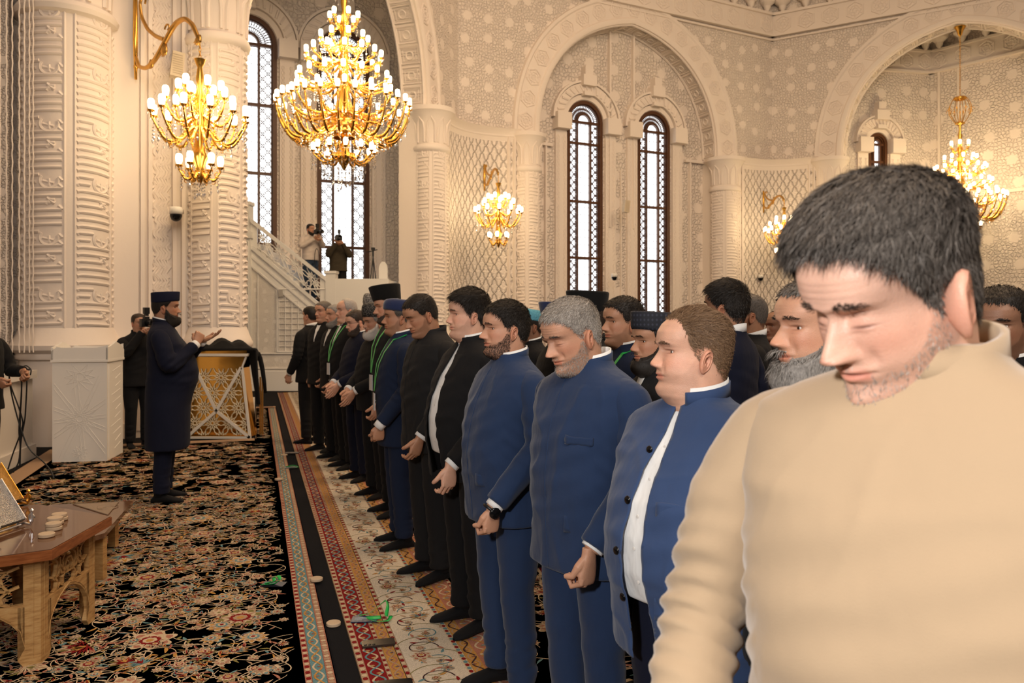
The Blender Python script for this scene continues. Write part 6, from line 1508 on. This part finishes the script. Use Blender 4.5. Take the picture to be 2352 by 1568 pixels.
# phones
def phone(px, py, ang, label, h=.019, col=(.045, .032, .028)):
    x, y, _ = fl(px, py, h); o = empty('phone', (x, y, h - .002), label, 'phone', rz=ang)
    b = MB(); a = []; w_, l_, r_ = .076, .160, .012
    for cx, cy, s0 in ((w_/2 - r_, l_/2 - r_, 0), (-w_/2 + r_, l_/2 - r_, 1), (-w_/2 + r_, -l_/2 + r_, 2), (w_/2 - r_, -l_/2 + r_, 3)):
        for t_ in np.linspace(0, PI/2, 6): a.append((cx + r_*math.cos(t_ + s0*PI/2), cy + r_*math.sin(t_ + s0*PI/2)))
    b.prism(a, 0, .009, axis='z'); b.build('phone_body', simple('phone_back', col, .25, .3), o)
    for k in range(3): b = MB(); b.lathe([(.0003, .0118), (.006, .0118), (.0075, .0105), (.0075, .008)], (-.024, .064 - k*.020, 0), 14); b.build('camera_lens', M_BLACKG, o, True)
phone(869, 1477, PI/2 + .12 + ROWA*.4, 'brown phone with three lenses lying on the red and gold carpet border')
phone(671, 1040, PI/2 + .1, 'phone lying far back on the red carpet border', col=(.12, .09, .08))
phone(905, 1572, PI/2 + .2, 'black phone cut off by the bottom edge of the picture', col=(.008, .008, .009))
# lanyards on the floor
def ribbon(b, pts, w=.020, up=None):
    pts = np.asarray(pts, float); uu = np.linspace(0, len(pts) - 1, len(pts)*6); p = np.stack([np.interp(uu, range(len(pts)), pts[:, i]) for i in range(3)], 1)
    for _ in range(4): p[1:-1] = (p[:-2] + 2*p[1:-1] + p[2:])/4
    t_ = np.gradient(p, axis=0); t_ /= np.linalg.norm(t_, axis=1, keepdims=True); up = np.array([0, 0, 1.0]) if up is None else np.array(up)
    sd_ = np.cross(t_, up); sd_ /= np.linalg.norm(sd_, axis=1, keepdims=True) + 1e-9; tw = np.sin(np.linspace(0, 5, len(p)))[:, None]*.7; q = np.cross(sd_, t_); sd_ = sd_*np.cos(tw) + q*np.sin(tw)
    p[:, 2] += w*.40*np.abs(np.sin(tw[:, 0])); b.grid(np.stack([p - sd_*w/2, p + sd_*w/2], 1))
def floor_lanyard(px, py, pts, label, card=(.02, .05, .12), s=1.0, ca=.2, cpos=(-.06, 0)):
    x, y, _ = fl(px, py, .015); o = empty('lanyard', (x, y, .016), label, 'lanyard')
    b = MB(); ribbon(b, [(a*s, c*s, d*s + .004) for a, c, d in pts]); r_ = b.build('ribbon', M_GREEN, o, True); md = r_.modifiers.new('t', 'SOLIDIFY'); md.thickness = .0012
    b = MB(); b.box((cpos[0]*s, cpos[1]*s, .002), (.135*s, .085*s, .003), rotz(ca)); cd = b.build('badge', simple('badge_blue', card, .25), o)
    b = MB()
    for k, (dx, w_) in enumerate(((-.02, .05), (-.02, .06), (-.03, .04))): b.box((cpos[0]*s + dx*s, cpos[1]*s + (.015 - .014*k)*s, .004), (w_*s, .004*s, .0008), rotz(ca))
    b.build('printed_lines', simple('badge_print', (.35, .42, .5), .4), cd)
floor_lanyard(858, 1420, [(-.08, .035, 0), (-.02, .03, .01), (.03, .05, .05), (.06, .06, .07), (.075, .02, .05), (.07, -.03, .01), (.10, -.02, .02), (.085, -.045, .0), (.02, -.06, 0), (-.03, -.045, .01), (-.01, -.02, .0), (.04, -.005, 0)], 'green ribbon lanyard with a blue badge on the carpet border near the brown phone', cpos=(-.045, -.015), ca=.05)
floor_lanyard(625, 1342, [(-.06, -.01, 0), (-.03, -.03, 0), (.02, -.02, .0), (.05, .0, .02), (.03, .03, .04), (.0, .02, .03), (.02, -.005, .01), (-.04, -.015, .0)], 'green lanyard with a dark badge on the floral carpet left of the floor strip', card=(.02, .02, .03), cpos=(.01, .0), ca=-.05)
floor_lanyard(668, 1073, [(-.06, 0, 0), (0, .02, .01), (.06, .03, 0), (.08, -.01, 0), (.0, -.02, .0), (-.05, -.01, 0)], 'small green lanyard far back on the black floor strip', card=(.3, .3, .3), cpos=(.0, .0))
# ornate book boxes on the table
def glitter(name, c):
    t = NT(name); v = t.vor(t.obj(), 260).outputs['Color']; t.set(c, .25, 1.0); t.bump(t.vor(t.obj(), 260).outputs['Distance'], .006); return t.mat
SILV = glitter('silver_filigree', (.62, .60, .58)); GLD = glitter('gold_filigree', (.70, .42, .12))
def holy_box(px0, py0, px1, py1, hb, col, edge, label, d=.16, wd=.26):
    """ornate cased book leaning back on a small footed rest"""
    x, y = tt(px1, py1); o = empty('cased_book', (x, y, TZ), label, 'book', rz=-.15)
    b = MB(); T = roty(-.62)
    b.box(np.array(T @ np.array([0, wd/2, hb/2 + .01])) + (0, 0, .02), (.035, wd, hb), T); b.build('cover', col, o)
    b = MB(); b.box(np.array(T @ np.array([.0, wd/2, hb/2 + .01])) + (0, 0, .02) + np.array(T @ np.array([-.001, 0, 0])), (.020, wd + .006, hb + .006), T)
    b.build('page_block', simple('page_block', (.20, .18, .15), .5), o)
    b = MB()
    for zz in np.linspace(.0, hb, 40):
        for yy_ in (0.0, wd):
            p_ = T @ np.array([.018, yy_, zz + .01]) + (0, 0, .02); b.lathe([(.0003, .004), (.004, 0), (.0003, -.004)], p_, 6)
    b.build('beaded_edge', edge, o)
    b = MB()
    for yy_ in (.02, wd - .02): 
        b.tube([(-.02, yy_, .008), (.02, yy_, .018), (.05, yy_, .012), (.062, yy_, .03), (.058, yy_, .075)], .006, 6); b.lathe([(.0003, .012), (.011, 0), (.0003, -.012)], (.058, yy_, .085), 8); b.lathe([(.0003, .010), (.010, 0), (.0003, -.010)], (-.02, yy_, .010), 8)
        q = np.linspace(0, 5.5, 16); b.tube(np.stack([.055 + .018*np.cos(q)*(1 - q/8), 0*q + yy_, .045 + .02*np.sin(q)], 1), .005, 5)
    b.tube([(.0, 0, .010), (.0, wd, .010)], .006, 6); b.build('footed_rest', edge, o); return o
holy_box(0, 1130, -38, 1238, .24, SILV, M_SILVER, 'silver cased book leaning on a footed rest on the low table')
holy_box(0, 1060, -34, 1184, .24, GLD, M_GOLD, 'gold cased book leaning on a gold footed rest behind the silver one')
# things on the walls
def dome_cam(p, label, s=1.0, n=(0, -1)):
    o = empty('security_camera', tuple(p), label, 'security camera'); b = MB(); b.lathe([(.001, .10*s), (.075*s, .10*s), (.085*s, .06*s), (.085*s, .0), (.001, 0)], n=20); b.box((-n[0]*.10*s, -n[1]*.10*s, .06*s), (.08*s, .16*s, .06*s)); b.build('housing', M_WHITE, o, True)
    b = MB(); b.lathe([(.080*s, 0), (.080*s, -.03*s), (.06*s, -.075*s), (.03*s, -.095*s), (.001, -.10*s)], n=20); b.build('dome', M_BLACKG, o, True)
dome_cam(P(404, 492, 11.05), 'black dome security camera on the carved panel below the nearest wall lamp')
dome_cam(P(1411, 636, 22.4), 'black dome security camera between the twin niche windows', 1.0)
dome_cam(P(1747, 638, 24.9), 'black dome security camera under the right wall lamp', 1.0)
def speaker(p, rz, label, s=1.0):
    o = empty('loudspeaker', tuple(p), label, 'loudspeaker', rz=rz); b = MB(); b.box((0, 0, 0), (.16*s, .15*s, .34*s), roty(.12)); b.box((.06*s, .08*s, 0), (.05*s, .10*s, .06*s)); b.build('cabinet', simple('cream_cabinet', (.62, .52, .38), .5), o)
    b = MB()
    for k in range(9): b.box((0, -.077*s, -.13*s + k*.032*s), (.13*s, .006*s, .012*s), roty(.12))
    b.build('grille', simple('grille_cream', (.48, .39, .28), .6), o)
speaker(P(407, 150, 11.05), .5, 'cream loudspeaker on the carved panel beside the nearest wall lamp', 1.0)
speaker(P(1438, 474, 22.5), .4, 'grey loudspeaker fixed high between the twin niche windows', 1.0)
# cables and microphone at the left
def cable(pts, r, label, mat=M_BLACK):
    pts = np.asarray(pts, float); uu = np.linspace(0, len(pts) - 1, len(pts)*7); p = np.stack([np.interp(uu, range(len(pts)), pts[:, i]) for i in range(3)], 1)
    for _ in range(5): p[1:-1] = (p[:-2] + 2*p[1:-1] + p[2:])/4
    b = MB(); b.tube(p, r, 6); tag(b.build('cable', mat, None, True), label, 'cable')
zc = 7.65
cab = [[(20, 850), (25, 900), (40, 960), (60, 1020), (75, 1040), (100, 1060), (118, 1082), (124, 1100)], [(48, 845), (50, 900), (46, 960), (48, 1010), (44, 1060), (30, 1085)], [(52, 848), (48, 920), (43, 990), (47, 1025), (46, 1072)], [(60, 850), (62, 880), (58, 960), (48, 1010), (45, 1070)], [(20, 850), (22, 880), (45, 940), (55, 975), (30, 1040), (18, 1078)]]
for k, c_ in enumerate(cab):
    pts = [P(x, y, zc - .0015*max(0, y - 1050) + .01*k) for x, y in c_]
    pts = [(p_[0], p_[1], max(.022, p_[2])) for p_ in pts]; cable(pts, .0075, 'black cable hanging from the stone ledge, ' + ('running furthest right onto the carpet', 'furthest left of the bundle', 'in the middle of the bundle', 'bulging right of the bundle', 'crossing the bundle towards the left edge')[k])
q = np.linspace(0, 9, 40); c_ = fl(125, 1092, .02); cable([(c_[0] + (.13 - .008*t_)*math.cos(t_)*1.2, c_[1] + (.13 - .006*t_)*math.sin(t_), .024 + .004*t_*.5) for t_ in q], .006, 'black cable coiled on the carpet in front of the pedestal')
cable([P(40, 848, zc), P(60, 838, zc), P(72, 848, zc), P(70, 862, zc), P(55, 858, zc), P(30, 850, zc)], .006, 'black cable looped on top of the stone ledge')
o = empty('microphone', tuple(P(10, 828, 7.45)), 'handheld microphone held over the ledge at the left edge', 'microphone')
b = MB(); b.lathe([(.001, .03), (.018, .025), (.027, .0), (.022, -.025), (.016, -.03)], (0, 0, 0), 18, T=roty(1.2)); b.build('mesh_head', simple('mic_mesh', (.10, .10, .10), .4, .8, noise=(500, .003)), o, True)
b = MB(); b.lathe([(.016, -.03), (.013, -.10), (.011, -.2), (.001, -.2)], (0, 0, 0), 16, T=roty(1.2)); b.build('handle', M_BLACK, o, True)
b = MB(); b.box(tuple(P(20, 850, zc)), (.30, .18, .02)); tag(b.build('cable_bundle', M_BLACK), 'flat black bundle of cable lying on the stone ledge', 'cable')
